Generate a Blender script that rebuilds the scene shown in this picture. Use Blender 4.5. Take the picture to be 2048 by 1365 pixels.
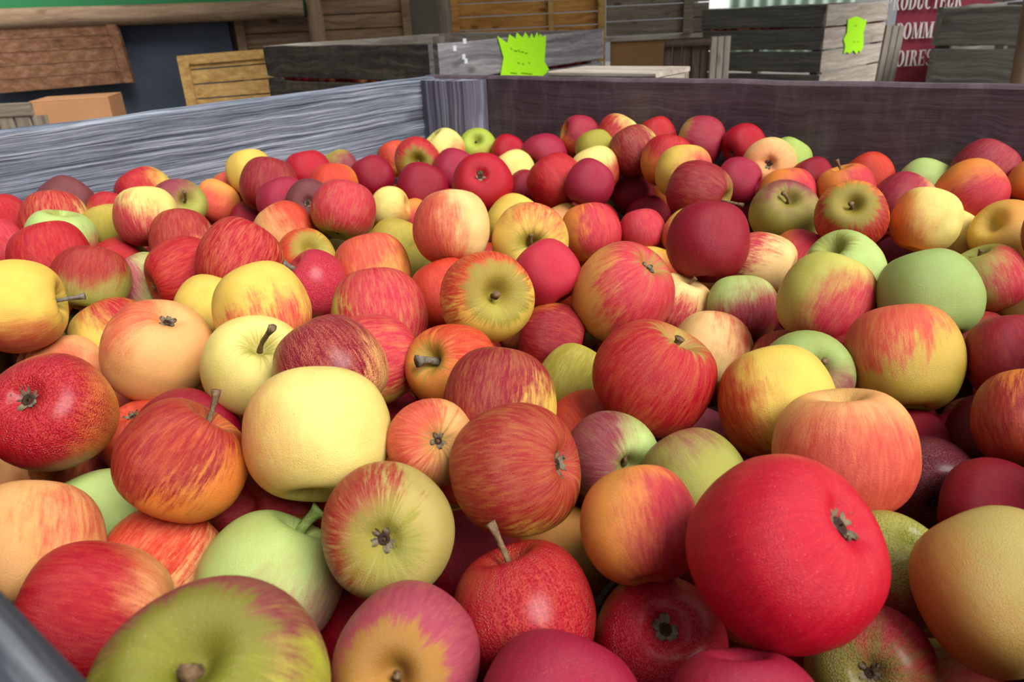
import bpy, math, random
from mathutils import Vector, Matrix, Quaternion
D = bpy.data; SC = bpy.context.scene; COL = SC.collection
for o in list(D.objects): D.objects.remove(o)

# ---------------------------------------------------------------- camera
cam = D.cameras.new('camera'); cam.lens = 1500.0/2048*36; cam.sensor_width = 36; cam.sensor_fit = 'HORIZONTAL'
cam.clip_start = .01; cam.clip_end = 200
cam.dof.use_dof = True; cam.dof.focus_distance = .50; cam.dof.aperture_fstop = 18.0
camo = D.objects.new('camera', cam); COL.objects.link(camo)
camo.matrix_world = Matrix([[0.786136, -0.216506, 0.578892, 0.873748], [0.616518, 0.340704, -0.709807, -0.950606], [-0.043554, 0.914902, 0.401319, 0.86], [0.0, 0.0, 0.0, 1.0]])
SC.camera = camo
# ---------------------------------------------------------------- sky and daylight
wd = D.worlds.new('overcast_sky'); SC.world = wd; wd.use_nodes = True
nt = wd.node_tree; nt.nodes.clear()
out = nt.nodes.new('ShaderNodeOutputWorld'); bg = nt.nodes.new('ShaderNodeBackground')
tc = nt.nodes.new('ShaderNodeTexCoord'); sep = nt.nodes.new('ShaderNodeSeparateXYZ')
vm = nt.nodes.new('ShaderNodeVectorMath'); vm.operation = 'DOT_PRODUCT'; vm.inputs[1].default_value = Vector((.62,.10,.75)).normalized()
mr = nt.nodes.new('ShaderNodeMapRange'); mr.inputs['From Min'].default_value = -.5; mr.inputs['From Max'].default_value = 1
mr.inputs['To Min'].default_value = .08; mr.inputs['To Max'].default_value = .70
bg.inputs['Color'].default_value = (.95,.975,1,1)
nt.links.new(tc.outputs['Generated'], vm.inputs[0]); nt.links.new(vm.outputs['Value'], mr.inputs['Value'])
nt.links.new(mr.outputs['Result'], bg.inputs['Strength']); nt.links.new(bg.outputs[0], out.inputs[0])
sun = D.lights.new('veiled_sun', 'SUN'); sun.energy = 5.2; sun.angle = math.radians(36); sun.color = (1,.97,.93)
suno = D.objects.new('veiled_sun', sun); COL.objects.link(suno)
suno.rotation_euler = Vector((.66,-.10,.70)).to_track_quat('Z','Y').to_euler()
SC.view_settings.view_transform = 'Standard'; SC.view_settings.look = 'None'
SC.view_settings.exposure = 0.10; SC.view_settings.gamma = 1; SC.view_settings.use_curve_mapping = False

# ---------------------------------------------------------------- helpers
def lin(c):
    return tuple(((v/255)/12.92 if v/255 <= .04045 else ((v/255+.055)/1.055)**2.4) for v in c)
def tag(o, label=None, cat=None, group=None, kind=None):
    if label: o['label'] = label
    if cat: o['category'] = cat
    if group: o['group'] = group
    if kind: o['kind'] = kind
    return o
def mesh_obj(name, verts, faces, mat=None, parent=None, smooth=True, loc=(0,0,0)):
    me = D.meshes.new(name); me.from_pydata([tuple(v) for v in verts], [], faces); me.update()
    if smooth: me.polygons.foreach_set('use_smooth', [True]*len(me.polygons))
    if mat: me.materials.append(mat)
    o = D.objects.new(name, me); COL.objects.link(o); o.location = loc
    if parent: o.parent = parent
    return o
def empty(name, loc):
    o = D.objects.new(name, None); COL.objects.link(o); o.location = loc; o.empty_display_size = .05; return o
class NB:
    def __init__(s, name):
        s.m = D.materials.new(name); s.m.use_nodes = True; s.t = s.m.node_tree; s.t.nodes.clear()
        s.out = s.n('ShaderNodeOutputMaterial'); s.b = s.n('ShaderNodeBsdfPrincipled'); s.l(s.b.outputs[0], s.out.inputs[0])
    def n(s, t, **k):
        x = s.t.nodes.new(t)
        for a, v in k.items(): setattr(x, a, v)
        return x
    def l(s, a, b): s.t.links.new(a, b)
    def put(s, sock, v):
        if hasattr(v, 'is_output'): s.l(v, sock)
        else: sock.default_value = v
    def math(s, op, a, b=0.0, c=None, clamp=False):
        x = s.n('ShaderNodeMath', operation=op, use_clamp=clamp); s.put(x.inputs[0], a); s.put(x.inputs[1], b)
        if c is not None: s.put(x.inputs[2], c)
        return x.outputs[0]
    def vmath(s, op, a, b=(0,0,0)):
        x = s.n('ShaderNodeVectorMath', operation=op); s.put(x.inputs[0], a); s.put(x.inputs[1], b)
        return x.outputs['Value'] if op in ('DOT_PRODUCT','LENGTH') else x.outputs[0]
    def mix(s, f, a, b, bt='MIX'):
        x = s.n('ShaderNodeMix', data_type='RGBA', blend_type=bt); s.put(x.inputs[0], f)
        s.put(x.inputs[6], a if hasattr(a,'is_output') else (*a[:3],1)); s.put(x.inputs[7], b if hasattr(b,'is_output') else (*b[:3],1)); return x.outputs[2]
    def rng(s, v, a, b, c=0.0, d=1.0, smooth=False):
        x = s.n('ShaderNodeMapRange'); x.interpolation_type = 'SMOOTHSTEP' if smooth else 'LINEAR'
        for k, q in zip((0,1,2,3,4), (v,a,b,c,d)): s.put(x.inputs[k], q)
        return x.outputs[0]
    def noise(s, vec, scale, detail=3.0, rough=.5, dist=0.0):
        x = s.n('ShaderNodeTexNoise'); s.put(x.inputs['Vector'], vec); s.put(x.inputs['Scale'], scale)
        x.inputs['Detail'].default_value = detail; x.inputs['Roughness'].default_value = rough; x.inputs['Distortion'].default_value = dist
        return x.outputs[0]
    def voro(s, vec, scale, feature='F1', rnd=1.0):
        x = s.n('ShaderNodeTexVoronoi', feature=feature); s.put(x.inputs['Vector'], vec); x.inputs['Scale'].default_value = scale
        x.inputs['Randomness'].default_value = rnd; return x
    def comb(s, x, y, z):
        c = s.n('ShaderNodeCombineXYZ'); s.put(c.inputs[0], x); s.put(c.inputs[1], y); s.put(c.inputs[2], z); return c.outputs[0]
    def attr(s, name):
        return s.n('ShaderNodeAttribute', attribute_type='OBJECT', attribute_name=name)
    def bump(s, h, strength, dist):
        x = s.n('ShaderNodeBump'); s.put(x.inputs['Strength'], strength); x.inputs['Distance'].default_value = dist; s.put(x.inputs['Height'], h)
        return x
def plain(name, c, rough=.7, var=.12, scale=20, spec=.3):
    b = NB(name); tc = b.n('ShaderNodeTexCoord').outputs['Object']; nz = b.noise(tc, scale, 4, .6)
    c = lin(c); f = b.rng(nz, .3, .7); b.put(b.b.inputs['Base Color'], b.mix(f, [v*(1-var) for v in c], [min(1,v*(1+var)) for v in c]))
    b.b.inputs['Roughness'].default_value = rough; b.b.inputs['Specular IOR Level'].default_value = spec
    b.l(b.bump(nz, .3, .003).outputs[0], b.b.inputs['Normal']); return b.m

# ---------------------------------------------------------------- apple skin (one material, each apple carries its own colours)
def apple_skin(fix=None):
    b = NB('apple_skin'); tcn = b.n('ShaderNodeTexCoord').outputs['Object']
    if fix:                                            # the covered heap: colours fixed, own axes stored per vertex
        tcn = b.n('ShaderNodeAttribute', attribute_type='GEOMETRY', attribute_name='own_axes').outputs['Vector']
        class Fx:
            def __init__(s, v):
                if isinstance(v, tuple): nd = b.n('ShaderNodeCombineXYZ'); [setattr(nd.inputs[i], 'default_value', v[i]) for i in range(3)]
                else: nd = b.n('ShaderNodeValue'); nd.outputs[0].default_value = v
                s.outputs = {k: nd.outputs[0] for k in ('Color','Vector','Fac')}
        b.attr = lambda nm: Fx(fix[nm])
    base = b.attr('base').outputs['Color']; blush = b.attr('blush').outputs['Color']; bdir = b.attr('blush_dir').outputs['Vector']
    cov = b.attr('cover').outputs['Fac']; streak = b.attr('streak').outputs['Fac']; seed = b.attr('seed').outputs['Fac']
    patch = b.attr('patch').outputs['Fac']; patchc = b.attr('calyx_patch').outputs['Fac']; wet = b.attr('wet').outputs['Fac']
    pc = b.attr('patch_colour').outputs['Color']; specks = b.attr('specks').outputs['Fac']
    p = b.vmath('NORMALIZE', tcn)
    sx = b.n('ShaderNodeSeparateXYZ'); b.l(p, sx.inputs[0]); x, y, z = sx.outputs
    hl = b.math('SQRT', b.math('ADD', b.math('MULTIPLY', x, x), b.math('ADD', b.math('MULTIPLY', y, y), .006)))
    ux = b.math('DIVIDE', x, hl); uy = b.math('DIVIDE', y, hl)
    off = b.comb(seed, b.math('MULTIPLY', seed, 1.7), b.math('MULTIPLY', seed, 2.3))
    def vecs(k, kz): 
        return b.vmath('ADD', b.comb(b.math('MULTIPLY', ux, k), b.math('MULTIPLY', uy, k), b.math('MULTIPLY', z, kz)), off)
    s1 = b.noise(vecs(4.5, 1.3), 1.0, 4, .62)          # broad streaks running pole to pole
    s2 = b.noise(vecs(17, 3.2), 1.0, 4, .7)            # fine streaks
    po = b.vmath('ADD', p, off)
    blot = b.noise(po, 1.5, 3, .5); mott = b.noise(po, 30, 5, .72); fine = b.noise(po, 90, 2, .6)
    d = b.vmath('DOT_PRODUCT', p, bdir)
    sm = b.math('ADD', b.math('MULTIPLY', b.math('SUBTRACT', s1, .5), 1.9), b.math('MULTIPLY', b.math('SUBTRACT', s2, .5), 1.5))
    m = b.math('ADD', b.math('ADD', d, b.math('MULTIPLY', b.math('SUBTRACT', blot, .5), .9)), b.math('MULTIPLY', sm, b.math('MULTIPLY_ADD', streak, .85, .10)))
    m = b.math('ADD', m, b.math('MULTIPLY', b.math('SUBTRACT', mott, .5), .35))
    thr = b.math('MULTIPLY_ADD', cov, -2.15, 1.08)
    mask = b.rng(b.math('SUBTRACT', m, thr), b.math('MULTIPLY_ADD', streak, .22, -.55), b.math('MULTIPLY_ADD', streak, -.20, .60), 0, 1, True)
    mask = b.math('MULTIPLY', mask, b.rng(cov, 0, .06))
    mask = b.math('MULTIPLY', mask, b.rng(s2, .30, .58, b.math('MULTIPLY_ADD', streak, -.26, .97), 1.0))
    # ground colour variation
    g = b.mix(b.rng(blot, .35, .7), base, b.mix(.35, base, pc))
    g = b.mix(b.math('MULTIPLY', b.rng(mott, .55, .8), .22), g, b.mix(1, g, (.78,.55,.35), 'MULTIPLY'))
    bl = b.mix(b.rng(s2, .35, .68, .0, .5), blush, b.mix(1, blush, (.62,.45,.55), 'MULTIPLY'))
    bl = b.mix(b.math('MULTIPLY', b.rng(s1, .55, .8), b.math('MULTIPLY', streak, .28)), bl, base)
    c = b.mix(mask, g, bl)
    # coloured patch round stem hollow and calyx
    jag = b.math('MULTIPLY', b.math('SUBTRACT', s2, .5), .45)
    jag = b.math('ADD', jag, b.math('MULTIPLY', b.math('SUBTRACT', s1, .5), .5))
    pm = b.rng(b.math('ADD', z, jag), b.math('MULTIPLY_ADD', patch, -.42, 1.02), b.math('MULTIPLY_ADD', patch, -.42, 1.20), 0, 1, True)
    pm = b.math('MULTIPLY', pm, b.rng(patch, 0, .3))
    c = b.mix(b.math('MULTIPLY', pm, .8), c, pc)
    pm2 = b.rng(b.math('ADD', b.math('MULTIPLY', z, -1), jag), b.math('MULTIPLY_ADD', patchc, -.42, 1.02), b.math('MULTIPLY_ADD', patchc, -.42, 1.25), 0, 1, True)
    c = b.mix(b.math('MULTIPLY', pm2, b.rng(patchc, 0, .3, 0, .8)), c, pc)
    # pale lenticels, dark freckles
    v1 = b.voro(po, 19); dots = b.rng(v1.outputs['Distance'], .05, .11, 1, 0)
    c = b.mix(b.math('MULTIPLY', dots, .42), c, b.mix(.55, c, (.95,.80,.55)))
    v2 = b.voro(po, 8.5); dk = b.rng(v2.outputs['Distance'], .045, .085, 1, 0)
    c = b.mix(b.math('MULTIPLY', dk, specks), c, b.mix(1, c, (.45,.42,.15), 'MULTIPLY'))
    b.put(b.b.inputs['Base Color'], c)
    # surface: waxy skin; dew where wet
    dv = b.voro(po, 34); dew = b.rng(dv.outputs['Distance'], .12, .50, 1, 0, True)
    dew = b.math('MULTIPLY', dew, wet)
    h = b.math('ADD', b.math('MULTIPLY', fine, .05), b.math('MULTIPLY', dew, .8))
    h = b.math('ADD', h, b.math('MULTIPLY', mott, .03))
    bp = b.bump(h, .55, .02)
    b.l(bp.outputs[0], b.b.inputs['Normal'])
    b.put(b.b.inputs['Roughness'], b.math('ADD', b.rng(mott, .3, .7, .29, .40), b.math('MULTIPLY', wet, -.12)))
    b.b.inputs['Specular IOR Level'].default_value = .38
    b.put(b.b.inputs['Coat Weight'], b.math('MULTIPLY', wet, .35)); b.b.inputs['Coat Roughness'].default_value = .30
    b.b.inputs['Sheen Weight'].default_value = .0
    return b.m
SKIN = apple_skin()
PALCOL = {k: lin(v) for k, v in {'GYD': (178, 158, 88), 'Y': (228, 190, 84), 'Y2': (238, 196, 84), 'PY': (234, 212, 122), 'G': (165, 190, 95), 'PG': (176, 200, 118), 'GD': (150, 172, 98), 'GL': (160, 180, 60), 'GY': (190, 184, 86), 'G2': (176, 182, 58), 'OL': (160, 150, 50), 'OLG': (158, 156, 72), 'OLY': (196, 164, 70), 'OLD': (128, 116, 52), 'OR': (226, 128, 54), 'OR2': (232, 146, 70), 'PK': (236, 166, 104), 'PK2': (230, 166, 104), 'PK3': (240, 196, 130), 'OC': (190, 124, 60), 'OC2': (208, 142, 72), 'R': (176, 6, 34), 'RB': (192, 10, 42), 'DR': (96, 8, 26), 'DRP': (96, 18, 38), 'CR': (142, 5, 36), 'RD': (160, 34, 36), 'PR': (194, 40, 62), 'PRD': (158, 28, 58), 'PRP': (166, 62, 84), 'MUST': (168, 128, 44), 'PDK': (122, 128, 36), 'OB': (200, 56, 36), 'SB': (212, 80, 62), 'MV': (138, 52, 66), 'MVG': (178, 130, 110), 'MVD': (112, 56, 58), 'PKB': (230, 150, 90), 'PATCH': (140, 140, 52)}.items()}
STEM = plain('stem_bark', (112,88,62), .75, .5, 14); STEMG = plain('stem_green', (120,140,70), .6, .3, 14); STEMGREY = plain('stem_grey', (108,100,88), .75, .4, 14)
CALYX = plain('dry_calyx', (104,92,72), .85, .6, 9); CALYXIN = plain('calyx_core', (52,34,24), .9, .4, 9)

PROF = [(0,.49),(.05,.495),(.10,.525),(.16,.60),(.24,.695),(.33,.765),(.43,.80),(.54,.79),(.65,.735),(.76,.645),(.855,.52),(.93,.36),(.98,.17),(1,-.03),
        (.988,-.23),(.93,-.41),(.84,-.58),(.72,-.71),(.585,-.795),(.455,-.84),(.35,-.845),(.26,-.81),(.185,-.755),(.12,-.71),(.07,-.69),(0,-.685)]
def spline(pts, n):
    L = [0]
    for a, c in zip(pts, pts[1:]): L.append(L[-1]+math.dist(a, c))
    outp = []
    for i in range(n+1):
        t = L[-1]*i/n; k = 0
        while k < len(pts)-2 and L[k+1] < t: k += 1
        u = (t-L[k])/(L[k+1]-L[k]); p0 = pts[max(k-1,0)]; p1 = pts[k]; p2 = pts[k+1]; p3 = pts[min(k+2,len(pts)-1)]
        outp.append(tuple(.5*(2*b1+(c1-a1)*u+(2*a1-5*b1+4*c1-d1)*u*u+(-a1+3*b1-3*c1+d1)*u**3) for a1,b1,c1,d1 in zip(p0,p1,p2,p3)))
    return outp
def apple_mesh(name, seed, nu, nv, tall=1.0):
    rnd = random.Random(seed); pr = spline(PROF, nv)
    a1, a2, a3, a4, a5 = [rnd.uniform(0, 6.283) for _ in range(5)]
    k1, k2, k3, k4 = rnd.uniform(.02,.05), rnd.uniform(.0,.03), rnd.uniform(.008,.02), rnd.uniform(.03,.10)
    sh = rnd.uniform(-.04,.04); V = []; F = []
    for i, (r, z) in enumerate(pr):
        if i in (0, nv): V.append((0,0,z*tall)); continue
        low = max(0, -z)**1.3; top = max(0, z)
        for j in range(nu):
            a = 2*math.pi*j/nu
            q = 1+k1*math.cos(a-a1)*(.4+.6*abs(z))+k2*math.cos(2*(a-a2))+k3*math.cos(5*(a-a3))*(low*1.8+.3)+.012*math.cos(3*a+a4+2*z)+sh*z
            zz = z*tall*(1+k4*math.cos(a-a5)*r*(1 if z > 0 else .5))+.014*math.cos(5*(a-a3))*low*r
            V.append((r*q*math.cos(a), r*q*math.sin(a), zz))
    n = len(V)
    def idx(i, j): return 0 if i == 0 else (n-1 if i == nv else 1+(i-1)*nu+j % nu)
    for i in range(nv):
        for j in range(nu):
            q = [idx(i,j), idx(i+1,j), idx(i+1,j+1), idx(i,j+1)]
            q = [v for k, v in enumerate(q) if v != q[k-1]]; F.append(q)
    me = D.meshes.new(name); me.from_pydata(V, [], F); me.update()
    me.polygons.foreach_set('use_smooth', [True]*len(me.polygons)); me.materials.append(SKIN); return me
def tube(pts, rads, ns=9):
    V = []; F = []; up = Vector((.3,.2,.93))
    for i, p in enumerate(pts):
        t = (Vector(pts[min(i+1,len(pts)-1)])-Vector(pts[max(i-1,0)])).normalized()
        s = t.cross(up).normalized(); w = t.cross(s)
        for j in range(ns):
            a = 2*math.pi*j/ns; V.append(Vector(p)+(s*math.cos(a)+w*math.sin(a))*rads[i]*(1+.13*math.cos(3*a+i)))
    for i in range(len(pts)-1):
        for j in range(ns): F.append([i*ns+j, i*ns+(j+1) % ns, (i+1)*ns+(j+1) % ns, (i+1)*ns+j])
    F.append(list(range(ns))[::-1]); F.append([(len(pts)-1)*ns+j for j in range(ns)]); return V, F
def stem_obj(parent, base, tip, thick, mat, knob=1.5):
    base = Vector(base); tip = Vector(tip); mid = (base+tip)/2; ax = Vector((0,0,1)); L = (tip-base).length
    c1 = base+ax*L*.45*(1 if tip.z > base.z else .5); pts = []; rad = []
    for i in range(11):
        t = i/10; pts.append(base*(1-t)**2+c1*2*t*(1-t)+tip*t*t)
        rad.append(thick*(.95-.15*math.sin(t*3.1)+(knob-1)*max(0,(t-.72)/.28)**1.5 + .25*max(0,.25-t)))
    V, F = tube(pts, rad); return mesh_obj('stem', V, F, mat, parent)
def calyx_obj(parent, size, seed, tall):
    rnd = random.Random(seed*7+1); V = []; F = []; z0 = -.695*tall; size *= 1.12
    for k in range(5):
        a = 2*math.pi*k/5+rnd.uniform(-.25,.25); L = size*rnd.uniform(.8,1.25); wd_ = size*rnd.uniform(.28,.42); curl = rnd.uniform(.5,1.2)
        prof = [(.35,0,.6),(.65,.30,1.0),(.95,.55,.85),(1.15,.62*curl,.5),(1.15-.2*curl,.85*curl,.12)]
        dx, dy = math.cos(a), math.sin(a); b0 = len(V)
        for t, hh, w in prof:
            for sgn, lift in ((-1,.12),(0,-.04),(1,.12)):
                rr = t*L; q = w*wd_*sgn; V.append((dx*rr-dy*q, dy*rr+dx*q, z0-(hh+lift*rnd.uniform(.4,1.6))*size*.62))
        for i in range(4):
            for j in range(2):
                a0 = b0+i*3+j; F.append([a0, a0+1, a0+4, a0+3])
        # thickness
        nb = len(V); 
        for q in range(b0, nb): V.append((V[q][0]*.96, V[q][1]*.96, V[q][2]+.012))
        m = nb-b0
        for i in range(4):
            for j in range(2):
                a0 = b0+i*3+j+m; F.append([a0+3, a0+4, a0+1, a0])
        for i in range(4):
            for j in (0,2):
                a0 = b0+i*3+j; F.append([a0, a0+3, a0+3+m, a0+m])
        F.append([b0+12, b0+13, b0+13+m, b0+12+m]); F.append([b0+13, b0+14, b0+14+m, b0+13+m])
    o = mesh_obj('calyx', V, F, CALYX, parent)
    V = []; F = []; ns = 10
    for i, (r, z) in enumerate([(.62,.02),(.5,-.18),(.36,-.22),(.24,-.05),(.08,.0),(.05,-.35)]):
        for j in range(ns):
            a = 2*math.pi*j/ns; V.append((r*size*math.cos(a), r*size*math.sin(a), z0+z*size+.01))
    for i in range(5):
        for j in range(ns): F.append([i*ns+j, (i+1)*ns+j, (i+1)*ns+(j+1) % ns, i*ns+(j+1) % ns])
    F.append([5*ns+j for j in range(ns)])
    mesh_obj('calyx_core', V, F, CALYXIN, o)
    return o
def set_skin(o, base, blush, bdir, cov, streak, seed, patch=0., cpatch=0., wet=0., pcol=None, specks=.12):
    o['base'] = list(PALCOL[base]); o['blush'] = list(PALCOL[blush]); o['blush_dir'] = list(bdir); o['cover'] = float(cov); o['streak'] = float(streak)
    o['seed'] = float(seed); o['patch'] = float(patch); o['calyx_patch'] = float(cpatch); o['wet'] = float(wet)
    o['patch_colour'] = list(PALCOL[pcol or 'PATCH']); o['specks'] = float(specks)

# ---------------------------------------------------------------- wood
def wood(name, dark, midc, light, lines=110.0, wav=.02, rough=.8, contrast=1.0, knots=0.0, stain=None, bump=.5, second=None, xl=2.2):
    b = NB(name); tc = b.n('ShaderNodeTexCoord').outputs['Object']
    info = b.n('ShaderNodeObjectInfo').outputs['Random']
    sh = b.vmath('ADD', tc, b.comb(b.math('MULTIPLY', info, 37), b.math('MULTIPLY', info, 11), b.math('MULTIPLY', info, 5)))
    s = b.n('ShaderNodeSeparateXYZ'); b.l(sh, s.inputs[0]); x, y, z = s.outputs
    warp = b.noise(b.comb(b.math('MULTIPLY', x, 5), y, b.math('MULTIPLY', z, 9)), 1.0, 3, .5)
    zw = b.math('ADD', z, b.math('MULTIPLY', b.math('SUBTRACT', warp, .5), wav*3))
    g1 = b.noise(b.comb(b.math('MULTIPLY', x, xl), b.math('MULTIPLY', y, lines*.55), b.math('MULTIPLY', zw, lines)), 1.0, 3, .6)
    g2 = b.noise(b.comb(b.math('MULTIPLY', x, xl*7), b.math('MULTIPLY', y, lines*2), b.math('MULTIPLY', zw, lines*4)), 1.0, 3, .6)
    big = b.noise(b.comb(b.math('MULTIPLY', x, 4), y, b.math('MULTIPLY', z, 14)), 1.0, 3, .6)
    f = b.math('ADD', b.math('MULTIPLY', g1, .62), b.math('ADD', b.math('MULTIPLY', g2, .26), b.math('MULTIPLY', big, .12)))
    f = b.rng(f, .5-.16/contrast, .5+.16/contrast)
    c = b.mix(b.rng(f, 0, .5), lin(dark), lin(midc)); c = b.mix(b.rng(f, .5, 1), c, lin(light))
    if stain:
        vn = b.noise(b.comb(b.math('MULTIPLY', x, 30), y, b.math('MULTIPLY', z, 11)), 1.0, 6, .75)
        c = b.mix(b.rng(vn, .48, .75, 0, .75), c, lin(stain))
    if second:
        col2, x0, x1 = second
        s2 = b.n('ShaderNodeSeparateXYZ'); b.l(tc, s2.inputs[0])
        q = b.math('ADD', s2.outputs[0], b.math('MULTIPLY', b.math('SUBTRACT', big, .5), .25))
        c = b.mix(b.math('MULTIPLY', b.rng(q, x0, x1, 0, 1, True), .75), c, lin(col2))
    if knots:
        kv = b.voro(b.comb(b.math('MULTIPLY', x, 5), y, b.math('MULTIPLY', z, 11)), 1.0)
        kf = b.rng(kv.outputs['Distance'], .06, .20, knots, 0, True); c = b.mix(kf, c, b.mix(1, lin(dark), (.5,.36,.26), 'MULTIPLY'))
    b.put(b.b.inputs['Base Color'], c); b.b.inputs['Roughness'].default_value = rough; b.b.inputs['Specular IOR Level'].default_value = .25
    b.l(b.bump(b.math('ADD', g1, b.math('MULTIPLY', g2, .6)), bump, .004).outputs[0], b.b.inputs['Normal']); return b.m
W_LEFT = wood('weathered_blue_grey_wood', (54,60,70), (106,113,126), (158,163,174), 190, .0045, contrast=1.3, knots=.5, bump=.9)
W_BACK = wood('dark_purple_brown_wood', (54,42,46), (74,60,66), (98,84,92), 45, .02, contrast=.7, stain=(104,92,98), bump=.35, second=((96,100,112), .28, .66))
W_POST = wood('dark_post_wood', (58,50,60), (96,94,110), (168,174,190), 60, .006, contrast=1.1, bump=.4, xl=.8)
W_NEAR = wood('near_board_wood', (26,29,33), (66,71,78), (118,122,126), 260, .012, contrast=1.2, bump=.6)
W_TOP = wood('sawn_top_wood', (120,112,100), (165,158,145), (200,194,182), 90, .01, bump=.4)
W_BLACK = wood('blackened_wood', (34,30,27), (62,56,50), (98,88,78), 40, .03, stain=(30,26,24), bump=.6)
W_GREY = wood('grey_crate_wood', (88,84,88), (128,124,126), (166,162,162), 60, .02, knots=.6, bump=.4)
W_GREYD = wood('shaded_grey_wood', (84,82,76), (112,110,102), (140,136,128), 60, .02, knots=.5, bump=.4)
W_PALE = wood('pale_grey_brown_wood', (138,126,114), (170,158,146), (196,186,174), 50, .02, knots=.4, bump=.3)
W_BROWN = wood('brown_slat_wood', (100,76,58), (132,104,82), (158,128,104), 40, .02, knots=.9, bump=.4)
W_RED = wood('reddish_shutter_wood', (88,58,40), (122,84,60), (150,112,84), 36, .03, knots=1, bump=.3)
W_YEL = wood('yellow_pine_wood', (150,112,62), (180,142,84), (204,168,104), 40, .03, knots=.6, bump=.2)
W_ORANGE = wood('honey_pine_wood', (140,92,42), (178,124,62), (206,152,84), 40, .03, knots=.8, bump=.2)
W_LOG = wood('log_wood', (112,90,70), (146,120,96), (172,146,120), 30, .02, knots=.5, bump=.4)
W_OLD = wood('old_plank_wood', (92,82,70), (122,110,96), (146,134,118), 50, .02, knots=.9, bump=.4)
W_DKBR = wood('dark_reddish_crate_wood', (56,44,38), (86,70,62), (112,94,84), 60, .02, bump=.4)
CARD = plain('cardboard', (172,124,86), .85, .06, 6); BROWNB = plain('brown_board', (150,112,72), .85, .08, 5)
SLATE = plain('slate_blue_board', (58,66,78), .7, .25, 5); GREEN = plain('green_panel', (52,130,80), .6, .06, 5)
NEON = plain('fluorescent_card', (178,250,30), .8, .01, 5); INK = plain('tag_ink', (90,130,20), .8, .01, 5)
MAROON = plain('maroon_banner_cloth', (140,50,66), .75, .12, 9); WHITE = plain('white_lettering', (226,220,216), .7, .03, 9)
SACK = plain('white_sack_cloth', (190,190,188), .8, .15, 9); DARKF = plain('dark_fabric', (48,50,56), .8, .2, 9)
STRIP = plain('pale_green_plastic', (176,200,184), .4, .1, 5); FLOORM = plain('concrete_floor', (120,114,106), .85, .15, 2)
WALLM = plain('outer_wall_paint', (96,88,80), .85, .15, 2); STAPLE = plain('white_paint_fleck', (215,218,222), .6, .05, 9)

def plank(name, p0, p1, z0, z1, t, mat, parent=None, side=1, bev=.003, rag=0., n=1, seed=0):
    """board whose front face runs p0 -> p1 between heights z0, z1; the thickness goes to the left (side=1) or right of that line"""
    p0 = Vector((p0[0], p0[1], 0)); p1 = Vector((p1[0], p1[1], 0)); u = (p1-p0).normalized(); L = (p1-p0).length
    nrm = Vector((-u.y, u.x, 0))*side; c = (p0+p1)/2+nrm*t/2; h = z1-z0; rnd = random.Random(seed)
    V = []; F = []
    sec = [(-1,-1),(1,-1),(1,1),(-1,1)]
    prof = []
    hy, hz = t/2, h/2; bv = min(bev, hy*.6, hz*.6)
    for sy, sz in sec:
        if sy*sz > 0: prof += [(sy*hy, sz*(hz-bv)), (sy*(hy-bv), sz*hz)]
        else: prof += [(sy*(hy-bv), sz*hz), (sy*hy, sz*(hz-bv))]
    k = len(prof)
    for i in range(n+1):
        x = -L/2+L*i/n; e1 = rnd.uniform(-1,1)*rag; e2 = rnd.uniform(-1,1)*rag
        for (y, z) in prof: V.append((x, y+rnd.uniform(-1,1)*rag*.3, z+(e1 if z > 0 else e2)))
    for i in range(n):
        for j in range(k): F.append([i*k+j, i*k+(j+1) % k, (i+1)*k+(j+1) % k, (i+1)*k+j])
    F.append(list(range(k))[::-1]); F.append([n*k+j for j in range(k)])
    o = mesh_obj(name, V, F, mat, None, False)
    o.location = Vector((c.x, c.y, (z0+z1)/2)); o.rotation_euler = (0,0,math.atan2(u.y, u.x))
    if parent: o.parent = parent; o.location = o.location-parent.location
    bm_fix(o.data); return o
import bmesh
def bm_fix(me):
    b = bmesh.new(); b.from_mesh(me); bmesh.ops.recalc_face_normals(b, faces=b.faces); b.to_mesh(me); b.free()
def vboard(name, cx, cy, ang, w, z0, z1, t, mat, parent=None, lean=0.):
    """upright board: grain runs along its height"""
    h = z1-z0; bv = min(.003, t*.3, w*.3); prof = [(-w/2,-t/2+bv),(-w/2+bv,-t/2),(w/2-bv,-t/2),(w/2,-t/2+bv),(w/2,t/2-bv),(w/2-bv,t/2),(-w/2+bv,t/2),(-w/2,t/2-bv)]
    V = [(-h/2, y, x) for x, y in prof]+[(h/2, y, x) for x, y in prof]; k = 8
    F = [[j,(j+1) % k, k+(j+1) % k, k+j] for j in range(k)]+[list(range(k))[::-1], [k+j for j in range(k)]]
    o = mesh_obj(name, V, F, mat, None, False); bm_fix(o.data)
    # local x -> world up, local z -> along the wall
    u = Vector((math.cos(ang), math.sin(ang), 0)); up = (Vector((0,0,1))+u*lean).normalized(); w2 = (u-up*u.dot(up)).normalized(); yy = w2.cross(up)
    m = Matrix((up, yy, w2)).transposed(); o.rotation_euler = m.to_euler(); o.location = (cx, cy, (z0+z1)/2)
    if parent: o.parent = parent; o.location = o.location-parent.location
    return o
def panel_pts(name, pts, t, mat, parent=None, back=(-.632,.775,0)):
    """flat panel with the given outline (world points of its front face) and real thickness"""
    n = len(pts); c = sum((Vector(p) for p in pts), Vector())/n; bk = Vector(back).normalized()*t
    V = [Vector(p)-c for p in pts]+[Vector(p)-c+bk for p in pts]
    F = [list(range(n)), [n+i for i in range(n)][::-1]]+[[i, n+i, n+(i+1) % n, (i+1) % n] for i in range(n)]
    o = mesh_obj(name, V, F, mat, None, False); bm_fix(o.data); o.location = c
    if parent: o.parent = parent; o.location = c-parent.location
    return o
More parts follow.
